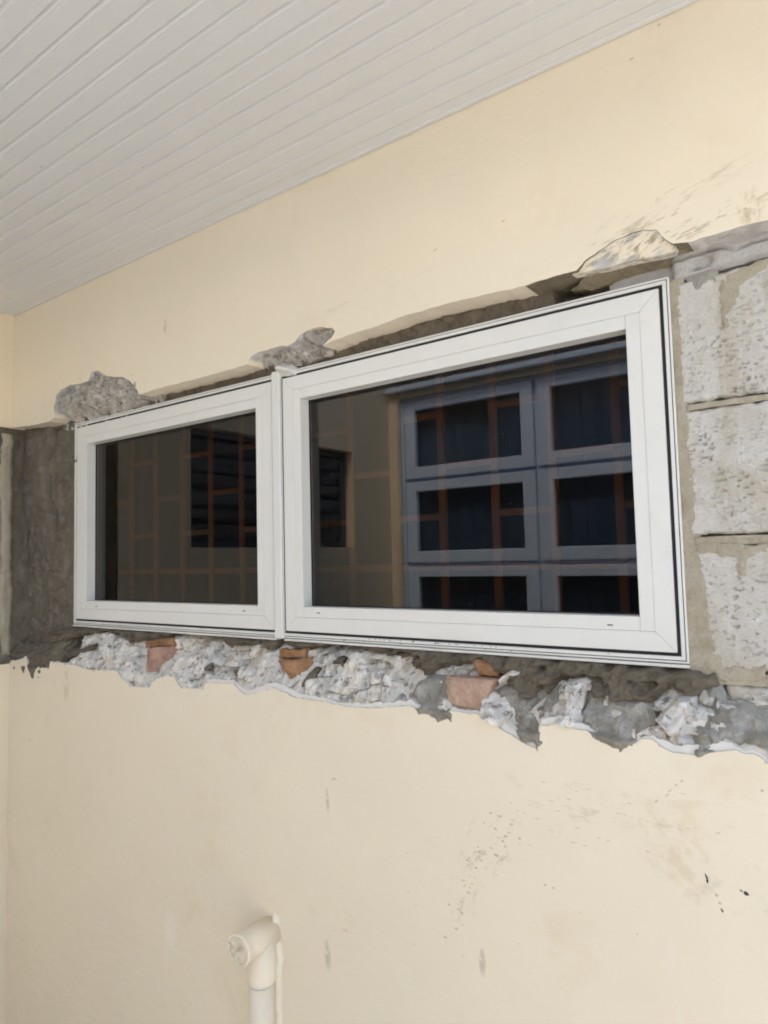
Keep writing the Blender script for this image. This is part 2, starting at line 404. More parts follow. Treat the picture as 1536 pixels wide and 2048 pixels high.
M_scuff = (lambda n: (n.col(n.mix(n.noise(200, 3), (.44, .37, .26), (.62, .535, .39))), n.m)[-1])(N('scuff_dirt', .9))
M_scuffd = N('black_scuff', .9).col((.045, .045, .05)).m
M_fill = (lambda n: (n.col(n.mix(n.noise(60, 5), (.81, .74, .60), (.78, .69, .53))), n.m)[-1])(N('white_filler', .9))

SIDE_X = -.287         # inner face of the side wall
CEIL = .989            # underside of the ceiling
GND = -1.6
XE = 2.55               # how far the wall and its ceiling run on to the right

# ------------------------------------------------------------------ ground, rooms, added light-blocking slab
def ground_sheet():
    o = boxes('ground', [((-40, -40, GND - .2), (60, 40, GND))], M_conc)
    tag(o, kind='structure')
ground_sheet()
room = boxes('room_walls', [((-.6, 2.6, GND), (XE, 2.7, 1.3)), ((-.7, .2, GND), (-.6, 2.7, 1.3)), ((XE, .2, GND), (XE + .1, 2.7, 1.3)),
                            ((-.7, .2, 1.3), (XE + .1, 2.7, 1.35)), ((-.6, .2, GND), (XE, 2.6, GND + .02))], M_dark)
tag(room, kind='structure')
light_block_roof = boxes('light_block_roof', [((-1.0, -.80, 1.06), (XE, .35, 1.12))], M_roof); tag(light_block_roof, kind='structure')  # slab added out of view above the ceiling to block light

# ------------------------------------------------------------------ the house wall
wall = empty('house_wall', (1.5, .1, GND), 'cream painted house wall with a hacked out opening, patched with mortar and concrete blocks', 'wall')
wall['kind'] = 'thing'
boxes('light_block_core', [((SIDE_X - .2, .085, GND), (XE, .2, .03)), ((SIDE_X - .2, .085, .58), (XE, .2, 1.1)),
                       ((SIDE_X - .2, .085, .03), (.03, .2, .58)), ((1.70, .085, .03), (XE, .2, .58))], M_cav, wall)  # wall body boxes, added behind the face to block light

# lower edge of the upper plaster (left to right), then its square top
UP = [(-0.2220, 0.6170), (-0.1440, 0.6110), (-0.0540, 0.6110), (-0.0310, 0.6190), (-0.0320, 0.6540), (-0.0180, 0.6850), (0.0070, 0.6960), (0.0570, 0.7030), (0.1110, 0.6980), (0.1580, 0.7000), (0.1680, 0.7220), (0.2010, 0.7190), (0.2430, 0.6970), (0.3220, 0.6800), (0.3610, 0.6620), (0.3900, 0.6300), (0.3950, 0.6190), (0.4450, 0.6210), (0.5690, 0.6210), (0.7010, 0.6200), (0.8140, 0.6220), (0.8220, 0.6360), (0.8470, 0.6430), (0.8870, 0.6430), (0.9180, 0.6430), (0.9410, 0.6380), (0.9630, 0.6440), (0.9810, 0.6570), (1.0070, 0.6610), (1.0360, 0.6590), (1.0700, 0.6510), (1.0760, 0.6400), (1.0670, 0.6300), (1.0420, 0.6200), (1.1160, 0.6270), (1.1920, 0.6300), (1.2400, 0.6340), (1.3520, 0.6350), (1.4540, 0.6310), (1.5000, 0.6290), (1.5460, 0.6300), (1.5920, 0.6310), (1.6040, 0.6420), (1.6270, 0.6520), (1.6550, 0.6620), (1.6790, 0.6660), (1.6990, 0.6660), (1.7180, 0.6600), (1.7230, 0.6540), (1.7300, 0.6420), (1.7410, 0.6310), (1.7700, 0.6270), (1.7940, 0.6280), (1.8230, 0.6290), (1.8670, 0.6290)]
UPE = [(SIDE_X + .001, .622)] + UP + [(2.1, .626), (2.6, .621), (XE, .625)]
edge = jagged(UPE, .0022, 55, 3, .004, False)
up_poly = [tuple(p) for p in edge] + [(XE, 1.045), (SIDE_X + .001, 1.045)]
def up_side(x, z):
    if 1.50 < x < 1.76: return 2
    if (x < .41 or .80 < x < 1.0) and .628 < z < .9: return 1
    if x > 1.74 and x < 2.5 and z < .9: return 1
    return 0
slab('upper_plaster', up_poly, FACE, .07, [M_up, M_raw, M_cav], wall, up_side)

# thin uneven lip of bare plaster standing a little below the paint along the chipped places
# upper fill between the overhang and the window
def up_fill(x, z):
    t = np.clip((z - .598) / .03, 0, 1)
    return .012 - .012 * t * (.6 + 1.6 * fbm(x * 26, z * 30, 4, 4)) - .012 * (fbm(x * 80, z * 80, 8, 4))
patch('mortar_fill', jagged([(-.01, .594), (1.53, .594), (1.53, .632), (-.01, .632)], .002, 50, 9), up_fill, M_bed, wall, .002, .05)
def cav_fill(x, z):
    return .062 + .03 * fbm(x * 22, z * 22, 14, 5) - .03 * sst(.61, .60, z)
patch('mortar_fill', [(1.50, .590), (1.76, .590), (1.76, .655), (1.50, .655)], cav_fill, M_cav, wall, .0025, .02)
patch('mortar_fill', jagged([(1.6230, 0.6160), (1.6420, 0.6210), (1.6700, 0.6230), (1.7060, 0.6230), (1.7260, 0.6250), (1.7290, 0.6050), (1.7160, 0.5940), (1.6320, 0.5900)], .003, 60, 10),
      lambda x, z: .010 + .008 * fbm(x * 30, z * 30, 15), M_lint, wall, .002, .05)

def chunk_depth(seed, zlo):
    def fn(x, z):
        t = sst(zlo, zlo + .05, z)
        a = voro(x * 34, z * 34, seed); b = voro(x * 95, z * 95, seed + 3)
        k = (_h(a[2], a[3], seed + 7) - .5) * .014 + a[4] * (_h(a[2], a[3], seed + 8) - .5) * .016 + a[5] * (_h(a[2], a[3], seed + 9) - .2) * .016
        k2 = (_h(b[2], b[3], seed + 7) - .5) * .005
        k2 = k2 + .012 * (1 - sst(0, .12, a[1] - a[0] + .16 * fbm(x * 70, z * 70, seed + 4, 3))) * sst(.5, .62, vnoise(x * 22, z * 22, seed + 6)) + .022 * fbm(x * 30, z * 34, seed + 11, 3) + .012 * sst(.62, .72, vnoise(x * 60, z * 64, seed + 12))
        return .004 - .042 * t + k * (.4 + .6 * t) + k2 + .008 * fbm(x * 70, z * 70, seed, 4)
    return fn
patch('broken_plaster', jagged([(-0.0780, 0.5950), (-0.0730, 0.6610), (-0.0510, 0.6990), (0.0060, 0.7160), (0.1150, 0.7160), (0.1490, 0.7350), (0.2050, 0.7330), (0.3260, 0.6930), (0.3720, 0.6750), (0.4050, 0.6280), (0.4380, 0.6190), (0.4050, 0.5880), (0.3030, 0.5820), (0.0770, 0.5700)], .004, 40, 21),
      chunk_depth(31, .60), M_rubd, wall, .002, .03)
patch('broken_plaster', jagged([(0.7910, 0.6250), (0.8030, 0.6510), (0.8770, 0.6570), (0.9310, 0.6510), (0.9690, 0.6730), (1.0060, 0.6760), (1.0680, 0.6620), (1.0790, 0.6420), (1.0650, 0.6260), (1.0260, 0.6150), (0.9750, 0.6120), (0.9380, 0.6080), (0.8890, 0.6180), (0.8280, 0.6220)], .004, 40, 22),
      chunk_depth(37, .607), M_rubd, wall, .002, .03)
# scraped place above the right end of the window
def scrape(x, z):
    s = (x - 1.62) * .5 + (z - .66)
    return FACE + .0020 + .003 * fbm(x * 30 + z * 20, (z - .42 * x) * 200, 41, 4) + .003 * fbm(x * 60, z * 60, 42, 4) + .010 * sst(.655 + .02 * fbm(x * 30, z * 3, 46, 3), .625, z)
def scrape_mat():
    n = N('scraped_plaster', .85)
    mp = n.t.nodes.new('ShaderNodeMapping'); n.t.links.new(n.co, mp.inputs[0]); mp.vector_type = 'TEXTURE'
    mp.inputs['Rotation'].default_value = (0, math.radians(-24), 0); mp.inputs['Scale'].default_value = (5, 1, 1)
    def nz(sc, det=5):
        q = n.t.nodes.new('ShaderNodeTexNoise'); q.inputs['Scale'].default_value = sc; q.inputs['Detail'].default_value = det; q.inputs['Roughness'].default_value = .65
        n.t.links.new(mp.outputs[0], q.inputs['Vector']); return q.outputs['Fac']
    a = nz(75)
    c = n.mix(n.ramp(a, [(.44, 0.), (.52, 1.)]), (.42, .40, .36), (.78, .69, .53))
    c = n.mix(n.ramp(nz(140), [(.56, 0.), (.62, .9)]), c, (.36, .30, .20))
    c = n.mix(n.ramp(n.noise(26, 5, .6), [(.52, 0.), (.62, .8)]), c, (.52, .51, .49))
    n.col(c); n.bump(a, .9, .006); return n.m
M_scrape = scrape_mat()
patch('broken_plaster', jagged([(1.5790, 0.6300), (1.6010, 0.6510), (1.6260, 0.6610), (1.6540, 0.6700), (1.6800, 0.6740), (1.7010, 0.6750), (1.7230, 0.6660), (1.7330, 0.6490), (1.7440, 0.6340), (1.7390, 0.6240), (1.6990, 0.6260), (1.6400, 0.6280)], .003, 50, 23),
      scrape, M_scrape, wall, .002, .02)
patch('broken_plaster', jagged([(1.560, .622), (1.60, .632), (1.65, .642), (1.70, .642), (1.755, .636), (1.755, .621), (1.66, .618), (1.60, .617)], .004, 60, 26),
      lambda x, z: FACE + .016 + .045 * sst(.638, .617, z) + .006 * fbm(x * 40, z * 70, 47, 4), M_arris, wall, .002, .02)
# the small plug of old plaster stuck above the mullion
def plug(x, z, d): return -.004 - .022 * sst(0, .012, d) + .006 * fbm(x * 80, z * 80, 55, 4)
patch('broken_plaster', jagged([(0.8640, 0.6180), (0.8870, 0.6200), (0.9120, 0.6130), (0.9240, 0.5970), (0.9180, 0.5890), (0.8870, 0.5920), (0.8680, 0.5980)], .003, 70, 24), plug, M_skim, wall, .0015, .04, taper=True)

# ------------------------------------------------------------------ lower plaster, skim coat and the hacked band
LO = [(-0.2460, -0.1190), (-0.1840, -0.1010), (-0.1710, -0.1290), (-0.1400, -0.1640), (-0.1290, -0.1350), (-0.1060, -0.1250), (-0.0480, -0.1290), (-0.0400, -0.1080), (0.0720, -0.1080), (0.1670, -0.1160), (0.2970, -0.1090), (0.3170, -0.1240), (0.3620, -0.1440), (0.4430, -0.1400), (0.4640, -0.1190), (0.5110, -0.1030), (0.5440, -0.1080), (0.5680, -0.1310), (0.6070, -0.1280), (0.6500, -0.1270), (0.6610, -0.1090), (0.6980, -0.1080), (0.7560, -0.1030), (0.7760, -0.1190), (0.8030, -0.1240), (0.8820, -0.1030), (0.9130, -0.1080), (0.9500, -0.1170), (1.0170, -0.1160), (1.0500, -0.1190), (1.0880, -0.1210), (1.1660, -0.1150), (1.2400, -0.1030), (1.2630, -0.1100), (1.3010, -0.1150), (1.3340, -0.1030), (1.3940, -0.1050), (1.4270, -0.1220), (1.4650, -0.1400), (1.4870, -0.1460), (1.4950, -0.1160), (1.4990, -0.1070), (1.5270, -0.1040), (1.5620, -0.1060), (1.5790, -0.1080), (1.5920, -0.1180), (1.6220, -0.1240), (1.6450, -0.1180), (1.6560, -0.1090), (1.6740, -0.1080), (1.6830, -0.1150), (1.7030, -0.1240), (1.7360, -0.1230), (1.7440, -0.1210), (1.7620, -0.1130), (1.7760, -0.1090), (1.7970, -0.1100), (1.8100, -0.1080), (1.8260, -0.1190)]
LOE = [(SIDE_X + .001, -.118)] + LO + [(1.95, -.12), (2.1, -.135), (2.25, -.115), (2.33, -.10), (2.345, .1), (2.338, .4), (2.345, .624), (XE, .6195)]
ledge = jagged(LOE, .0036, 75, 5, .0022, False)
lo_poly = [tuple(p) for p in ledge] + [(XE, GND + .002), (SIDE_X + .001, GND + .002)]
low = slab('lower_plaster', lo_poly, FACE, .05, [M_lo, M_raw], wall, lambda x, z: 1 if z > -1.5 else 0)
# white undercoat left showing along the break
q = np.array(LO)
off = np.interp(q[:, 0], [0, .55, .62, .8, .95, 1.15, 1.3, 1.42, 1.5, 1.53, 1.6, 1.66, 1.72, 1.765, 1.8, 1.86],
                [.001, .001, .006, .010, .009, .011, .003, .008, .010, .012, .001, .002, .016, .013, .002, .010])
q[:, 1] += off * np.clip(.1 + 1.9 * vnoise(q[:, 0] * 19, q[:, 0] * 3, 44), 0, 1.5)
sk = jagged(q, .0048, 80, 6, .002, False)
sk_poly = [tuple(p) for p in sk] + [(1.86, -.25), (-.26, -.25)]
slab('skim_coat', sk_poly, FACE + .0035, .04, [M_skim, M_raw], wall, lambda x, z: 1)

LX, LZ = ledge[:600, 0], ledge[:600, 1]
_o = np.argsort(np.array(LO)[:, 0]); EX, EZ = np.array(LO)[_o, 0], np.array(LO)[_o, 1]
def z_edge(x):
    return np.interp(x, EX, np.convolve(np.pad(EZ, 2, 'edge'), np.ones(5) / 5, 'valid'))
def base_lo(x, z):
    ze = z_edge(x); t = np.clip((z - ze + .006) / (-.004 - ze), 0, 1.2)
    y = -.047 + .066 * t ** 1.15
    a = voro(x * 24 + .7 * fbm(x * 20, z * 20, 3), z * 27, 61); c = voro(x * 95, z * 95, 67)
    y = y + .034 * fbm(x * 20 + 3 * z, z * 24, 62, 3) + .018 * (np.abs(fbm(x * 36, z * 40, 63, 2)) - .12) + .034 * sst(-.024, -.006, z)
    y = y + (_h(a[2], a[3], 71) - .5) * .006 + a[4] * (_h(a[2], a[3], 72) - .5) * .010 + a[5] * (_h(a[2], a[3], 73) - .4) * .012
    e = a[1] - a[0] + .16 * fbm(x * 60, z * 60, 79, 3)
    y = y + .016 * (1 - sst(0, .13, e)) * sst(.50, .64, vnoise(x * 15, z * 17, 65)) * sst(.0, .25, t)
    y = y + .018 * sst(.66, .76, vnoise(x * 44, z * 50, 88))
    y = y - np.where(_h(c[2], c[3], 77) > .72, .0040 * np.clip(1 - (c[0] / .45) ** 2, 0, 1), 0)
    y = y + .0065 * fbm(x * 70, z * 70, 78, 5)
    return np.maximum(y, -.0455)
rub = patch('rubble', [(.045, -.175), (1.88, -.175), (1.88, .004), (.045, .004)], base_lo, M_rub, wall, .0017, .03)
rub['kind'] = 'stuff'

def smooth_lo(x, z):     # trowelled surface over the hacked slope
    ze = z_edge(x); t = np.clip((z - ze + .006) / (-.004 - ze), 0, 1.2)
    return -.047 + .062 * t ** 1.1
def bed(x, z, d):
    y = smooth_lo(x, z) - .026 + .030 * fbm(x * 34, z * 60, 81, 5) + .008 * fbm(x * 120, z * 140, 83, 3) + .013 * sst(.63, .72, vnoise(x * 55, z * 95, 84)) - .006 * sst(.66, .76, vnoise(x * 85, z * 120, 86))
    return y + .016 * sst(.010, 0, d) + .02 * sst(-.010, .0, z)
BED = [(-0.1380, -0.0270), (0.0040, -0.0060), (0.3720, -0.0010), (0.8550, -0.0020), (1.1850, 0.0000), (1.4030, 0.0000), (1.7200, -0.0060), (1.7560, -0.0100), (1.7620, -0.0270), (1.7330, -0.0470), (1.7140, -0.0410), (1.6950, -0.0350), (1.6750, -0.0550), (1.6520, -0.0620), (1.6130, -0.0660), (1.5810, -0.0610), (1.5560, -0.0340), (1.5230, -0.0370), (1.5040, -0.0600), (1.4600, -0.0710), (1.4400, -0.0570), (1.4050, -0.0390), (1.3620, -0.0190), (1.3310, -0.0320), (1.2880, -0.0320), (1.2630, -0.0480), (1.2290, -0.0410), (1.2180, -0.0190), (1.1850, -0.0140), (1.1480, -0.0240), (1.0980, -0.0150), (1.0580, -0.0070), (0.9890, -0.0100), (0.9430, -0.0230), (0.8550, -0.0170), (0.8310, -0.0300), (0.7910, -0.0180), (0.7060, -0.0250), (0.6340, -0.0140), (0.5680, -0.0030), (0.4790, -0.0090), (0.4370, -0.0190), (0.3500, -0.0330), (0.3050, -0.0380), (0.2470, -0.0220), (0.1740, -0.0140), (0.0720, -0.0270), (0.0050, -0.0410), (-0.0790, -0.0660)]
patch('mortar_bed', jagged(BED, .005, 45, 25), bed, M_bed, wall, .002, .03, taper=True)

def smear_depth(seed, th=.008):
    def fn(x, z, d):
        onp = z < z_edge(x) + .004
        base = np.where(onp, FACE, np.minimum(smooth_lo(x, z), base_lo(x, z) + .006))
        y = base - th * sst(0, .010, d) - .0004
        folds = .030 * fbm(x * 24 + z * 12, z * 30 - x * 8, seed, 4) + .012 * (np.abs(fbm(x * 45, z * 38, seed + 2, 3)) - .12) * 2
        return y + folds * sst(.0, .012, d) * np.where(onp, .22, 1)
    return fn
SM = [
 ([(1.2390, -0.0610), (1.2650, -0.0490), (1.2840, -0.0510), (1.3030, -0.0460), (1.3210, -0.0480), (1.3240, -0.0690), (1.3230, -0.0940), (1.3330, -0.1040), (1.3290, -0.1090), (1.3250, -0.1210), (1.3190, -0.1150), (1.3120, -0.1190), (1.3010, -0.1240), (1.2930, -0.1170), (1.2800, -0.1160), (1.2630, -0.1190), (1.2550, -0.1150), (1.2420, -0.0990), (1.2310, -0.0810)], M_smear, .008),
 ([(1.3990, -0.0680), (1.4360, -0.0440), (1.4750, -0.0410), (1.5170, -0.0510), (1.5150, -0.0850), (1.4970, -0.1040), (1.4960, -0.1330), (1.5040, -0.1350), (1.4920, -0.1510), (1.4870, -0.1350), (1.4650, -0.1380), (1.4430, -0.1130), (1.4380, -0.0940), (1.4090, -0.0730)], M_smear, .008),
 ([(1.5740, -0.0340), (1.5960, -0.0300), (1.6190, -0.0200), (1.6450, -0.0260), (1.6680, -0.0320), (1.6710, -0.0670), (1.6770, -0.0970), (1.6560, -0.1070), (1.6460, -0.1200), (1.6300, -0.1270), (1.6240, -0.1360), (1.6220, -0.1280), (1.6080, -0.1200), (1.5920, -0.1170), (1.5790, -0.1080), (1.5620, -0.0950), (1.5690, -0.0670)], M_smear, .009),
 ([(1.7290, -0.0260), (1.7580, -0.0140), (1.7700, -0.0470), (1.8300, -0.0500), (1.8640, -0.0510), (1.8610, -0.1010), (1.8320, -0.1110), (1.8150, -0.1080), (1.7980, -0.1070), (1.7760, -0.1060), (1.7600, -0.1130), (1.7440, -0.1230), (1.7360, -0.1230), (1.7280, -0.1010), (1.7220, -0.0870), (1.7420, -0.0640), (1.7380, -0.0400)], M_smear, .008),
 ([(-0.3340, -0.0380), (-0.2710, -0.0690), (-0.1270, -0.0610), (-0.0720, -0.0260), (0.0130, -0.0230), (-0.0020, -0.0550), (-0.0280, -0.0880), (-0.0470, -0.1250), (-0.0860, -0.1240), (-0.1060, -0.1210), (-0.1300, -0.1390), (-0.1410, -0.1650), (-0.1620, -0.1460), (-0.1840, -0.1080), (-0.2430, -0.1120), (-0.2960, -0.1240), (-0.3310, -0.1370)], M_wet, .006),
]
SM += [(p, M_bed, .006) for p in (
 [(0.0010, -0.0760), (0.0470, -0.0660), (0.1230, -0.0580), (0.1280, -0.0660), (0.1070, -0.0800), (0.0690, -0.0900), (0.0240, -0.0910)], [(0.3570, -0.0330), (0.3830, -0.0160), (0.4450, -0.0070), (0.4630, -0.0120), (0.4500, -0.0280), (0.4100, -0.0330), (0.3740, -0.0380)],
 [(0.7290, -0.0820), (0.7470, -0.0740), (0.7720, -0.0750), (0.7680, -0.0820), (0.7440, -0.0890)], [(0.9480, -0.0990), (0.9580, -0.0710), (0.9740, -0.0570), (0.9840, -0.0590), (0.9790, -0.0780), (0.9640, -0.0940)],  # second outline is a dark crevice, its shade laid on in mortar colour
 [(1.0140, -0.0470), (1.0290, -0.0310), (1.0410, -0.0360), (1.0360, -0.0460), (1.0700, -0.0390), (1.0660, -0.0480), (1.0450, -0.0530)], [(1.1640, -0.0140), (1.2060, -0.0080), (1.2470, -0.0120), (1.2580, -0.0250), (1.2420, -0.0190), (1.2220, -0.0250), (1.2020, -0.0220), (1.1760, -0.0300)],
 [(0.6180, -0.0810), (0.6370, -0.0760), (0.6460, -0.0810), (0.6330, -0.0880)], [(0.1380, -0.0230), (0.2300, -0.0100), (0.3270, -0.0200), (0.3410, -0.0330), (0.2890, -0.0240), (0.2300, -0.0230)])]
for k, (poly, m, th) in enumerate(SM):
    patch('mortar_smear', jagged(poly, .0065, 75, 30 + k, .0015), smear_depth(90 + 7 * k, th), m, wall, .0018, .012, taper=True)

# exposed clay bricks in the hacked band: chipped, uneven prisms
def brick(name, front, y0, y1, mat, seed, ridge=0.):
    """front: four corners (x, z) clockwise from upper left; y0 = seen face, y1 = buried"""
    rng = random.Random(seed); n, m = 12, 9
    V, F = [], []
    A, B, C_, D = [Vector((p[0], 0, p[1])) for p in front]
    for i in range(n + 1):
        for j in range(m + 1):
            s, t = i / n, j / m
            p = (A * (1 - s) + B * s) * (1 - t) + (D * (1 - s) + C_ * s) * t
            e = min(s, 1 - s, t, 1 - t)
            y = y0 + (.006 * max(0, 1 - e / .12)) + rng.uniform(-.0012, .0012) + ridge * abs(s - .47)
            V.append((p.x + (rng.uniform(-.0018, .0018) if e == 0 else 0), y, p.z + (rng.uniform(-.0018, .0018) if e == 0 else 0)))
    for i in range(n):
        for j in range(m):
            a = i * (m + 1) + j; F.append((a, a + 1, a + m + 2, a + m + 1))
    rim = [i * (m + 1) for i in range(n + 1)] + [n * (m + 1) + j for j in range(1, m + 1)] + [i * (m + 1) + m for i in range(n - 1, -1, -1)] + [j for j in range(m - 1, 0, -1)]
    b0 = len(V)
    for k in rim: V.append((V[k][0], y1, V[k][2]))
    L = len(rim)
    for k in range(L): F.append((rim[k], rim[(k + 1) % L], b0 + (k + 1) % L, b0 + k))
    o = from_py('brick', V, F, mat, wall)
    return o
b = brick('brick', [(0.3550, -0.0510), (0.5110, -0.0350), (0.4860, -0.1070), (0.3550, -0.1110)], -.044, .03, M_bk1, 1, .10); b['label'] = 'dark red brick corner standing proud of the rubble'
b = brick('brick', [(0.3660, -0.0290), (0.4770, -0.0210), (0.4810, -0.0390), (0.3620, -0.0500)], -.012, .03, M_bk2, 2)
b = brick('brick', [(0.8580, -0.0490), (0.9530, -0.0380), (0.9600, -0.0840), (0.8930, -0.0940)], -.035, .03, M_bk2, 3, .04); b['label'] = 'orange brown broken brick'
b = brick('brick', [(0.8620, -0.0250), (0.9410, -0.0210), (0.9380, -0.0390), (0.8590, -0.0460)], -.014, .03, M_bk2, 4)
b = brick('brick', [(1.3110, -0.0460), (1.4060, -0.0450), (1.3870, -0.1030), (1.3140, -0.0980)], -.042, .03, M_bk3, 5); b['label'] = 'pale terracotta brick face with a crack'
b = brick('brick', [(1.3490, -0.0130), (1.4160, -0.0240), (1.4020, -0.0440), (1.3640, -0.0430)], -.016, .03, M_bk2, 6)

# ------------------------------------------------------------------ mortar at the left of the window
crack = np.array([(-0.1320, 0.5980), (-0.1370, 0.5460), (-0.1760, 0.4940), (-0.1670, 0.4410), (-0.1560, 0.3920), (-0.1550, 0.3530), (-0.1200, 0.3340), (-0.1380, 0.2880)])
groove = np.array([(-0.3230, 0.6320), (-0.3350, 0.5230), (-0.3390, 0.3420), (-0.3350, 0.1620), (-0.3400, -0.0160)])
def pl_dist(x, z, L):
    d = np.full(x.shape, 9.)
    for a, b_ in zip(L, L[1:]):
        e = b_ - a; t = np.clip(((x - a[0]) * e[0] + (z - a[1]) * e[1]) / (e @ e), 0, 1)
        d = np.minimum(d, np.hypot(x - a[0] - t * e[0], z - a[1] - t * e[1]))
    return d
def left_mortar(x, z):
    y = .004 - .050 * sst(-.045, -.105, z) + .020 * fbm(x * 9, z * 7, 101, 4) + .006 * fbm(x * 50, z * 50, 102, 4) + .006 * sst(.66, .78, vnoise(x * 60, z * 90, 105))
    cx = np.interp(z, crack[::-1, 1], crack[::-1, 0])
    y = y - .012 * sst(.0, .02, cx - x) * sst(.30, .36, z)           # the left layer laps over the right one
    y = y + .016 * sst(.016, .003, pl_dist(x, z, crack))
    y = y + .010 * sst(.022, .0, pl_dist(x, z, groove))
    y = y + .010 * sst(-.03, -.055, z) * fbm(x * 60 + z * 40, z * 120, 103, 3)
    return y
patch('mortar_patch', [(SIDE_X - .01, -.16), (.015, -.16), (.015, .66), (SIDE_X - .01, .66)], left_mortar, M_wet, wall, .003, .06)

# ------------------------------------------------------------------ concrete blocks at the right of the window
def back(x, z): return .028 + .010 * fbm(x * 25, z * 25, 111, 4) + .003 * fbm(x * 120, z * 120, 112, 3)
patch('block_joint', [(1.70, -.20), (2.36, -.20), (2.36, .66), (1.70, .66)], back, M_tan, wall, .003, .05)
# mortar squeezed between frame and blocks
def strip(x, z, d): return .0035 - .003 * sst(0, .006, d) + .004 * fbm(x * 40, z * 26, 113, 4)
patch('mortar_strip', jagged([(1.716, -.02), (1.716, .60), (1.742, .60), (1.738, .50), (1.737, .40), (1.740, .395), (1.744, .33), (1.745, .25), (1.747, .19), (1.752, .1), (1.758, .04), (1.775, .0), (1.78, -.03)], .004, 40, 40),
      strip, M_tan, wall, .002, .03, taper=True)
def block_fn(seed):
    def fn(x, z, d):
        p = vnoise(x * 150 + 3 * fbm(x * 40, z * 40, seed + 1), z * 360, seed) * .6 + vnoise(x * 250, z * 430, seed + 3) * .4
        zone = .42 + 1.7 * fbm(x * 16, z * 18, seed + 9, 4)
        pit = np.clip((p - .675) / .08, 0, 1) * np.clip(zone, .12, .9)
        return .001 + .0060 * pit + .0030 * fbm(x * 60, z * 110, seed + 5, 5) + .003 * fbm(x * 8, z * 8, seed + 6, 3) + .005 * sst(.004, 0, d)
    return fn
BL = [[(1.728, .398), (1.728, .588), (2.085, .594), (2.085, .398)],
      [(1.733, .195), (1.731, .386), (1.95, .387), (1.95, .195)],
      [(1.748, -.006), (1.745, .1), (1.738, .176), (2.085, .178), (2.085, -.006)],
      [(1.775, -.19), (1.77, -.028), (1.95, -.026), (1.95, -.19)],
      [(2.097, .398), (2.097, .594), (2.345, .594), (2.345, .398)],
      [(1.962, .195), (1.962, .387), (2.345, .387), (2.345, .195)],
      [(2.097, -.006), (2.097, .178), (2.345, .178), (2.345, -.006)],
      [(1.962, -.19), (1.962, -.026), (2.345, -.026), (2.345, -.19)]]
for k, p in enumerate(BL):
    patch('concrete_block', jagged(p, .0050, 60, 50 + k, .002), block_fn(120 + 11 * k), M_block, wall, .0016 if k < 4 else .004, .06, taper=True)
for za, zb in ((.3862, .3948), (.1775, .1912), (-.0265, -.0092)):
    patch('block_joint', jagged([(1.738, za), (2.35, za), (2.35, zb), (1.738, zb)], .0014, 60, 45), lambda x, z: .0015 + .006 * fbm(x * 40, z * 70, 115, 5), M_tan, wall, .0016, .03)
# cement band under the overhang, with its crack
crk = np.array([(1.7270, 0.6190), (1.7420, 0.6200), (1.7670, 0.6220), (1.7820, 0.6230), (1.7990, 0.6220), (1.8180, 0.6140), (1.8390, 0.6170), (1.8600, 0.6180), (1.8890, 0.6160)])
def band(x, z, d):
    y = -.012 + .004 * fbm(x * 14, z * 30, 131, 4) + .006 * sst(.62, .60, z) + .010 * sst(.006, 0, d)
    dd = pl_dist(x + .004 * fbm(x * 60, z * 60, 133), z + .006 * fbm(x * 70, z * 70, 134), crk)
    y = y + .010 * sst(.0032, .0006, dd) * np.clip(.5 + 2.2 * fbm(x * 22, z * 5, 136, 3) + .5, 0, 1)
    g = np.array([1.752, .607]); 
    y = y + .009 * sst(.010, .004, np.hypot((x - 1.768) * .45, z - .607 - (x - 1.768) * .1))
    return y
patch('cement_band', jagged([(1.726, .592), (1.726, .655), (2.36, .655), (2.36, .594), (1.9, .597)], .002, 40, 60), band, M_lint, wall, .002, .05, taper=True)
# runs of mortar down the top block and under the joints
def thin(seed, th=.0012):
    def fn(x, z, d): return .0005 - th * sst(0, .006, d) + .002 * fbm(x * 90, z * 40, seed, 3)
    return fn
for k, (p, m) in enumerate([
    ([(1.7380, 0.6040), (1.7660, 0.6020), (1.7950, 0.6000), (1.7910, 0.5790), (1.7840, 0.5740), (1.7700, 0.5800), (1.7640, 0.5700), (1.7560, 0.5780), (1.7460, 0.5910)], M_smear),
    ([(1.7910, 0.5860), (1.8160, 0.5880), (1.8590, 0.5920), (1.8580, 0.5790), (1.8370, 0.5740), (1.8270, 0.5640), (1.8190, 0.5560), (1.8140, 0.5380), (1.8050, 0.5260), (1.8000, 0.5050), (1.7950, 0.5030), (1.7930, 0.5270), (1.7910, 0.5540), (1.7900, 0.5730)], M_tan),
    ([(1.7410, 0.1820), (1.7900, 0.1820), (1.8360, 0.1780), (1.8350, 0.1690), (1.8250, 0.1650), (1.8090, 0.1610), (1.8060, 0.1450), (1.8020, 0.1300), (1.7960, 0.1320), (1.7900, 0.1480), (1.7970, 0.1610), (1.7660, 0.1640), (1.7430, 0.1630)], M_tan),
    ([(1.7490, -0.0000), (1.7760, -0.0030), (1.7820, 0.0010), (1.7970, -0.0010), (1.8040, -0.0030), (1.8260, 0.0050), (1.8250, -0.0160), (1.7610, -0.0220)], M_tan)]):
    patch('mortar_smear', jagged(p, .0062, 85, 70 + k, .0014), thin(140 + k * 5), m, wall, .0018, .010, taper=True)

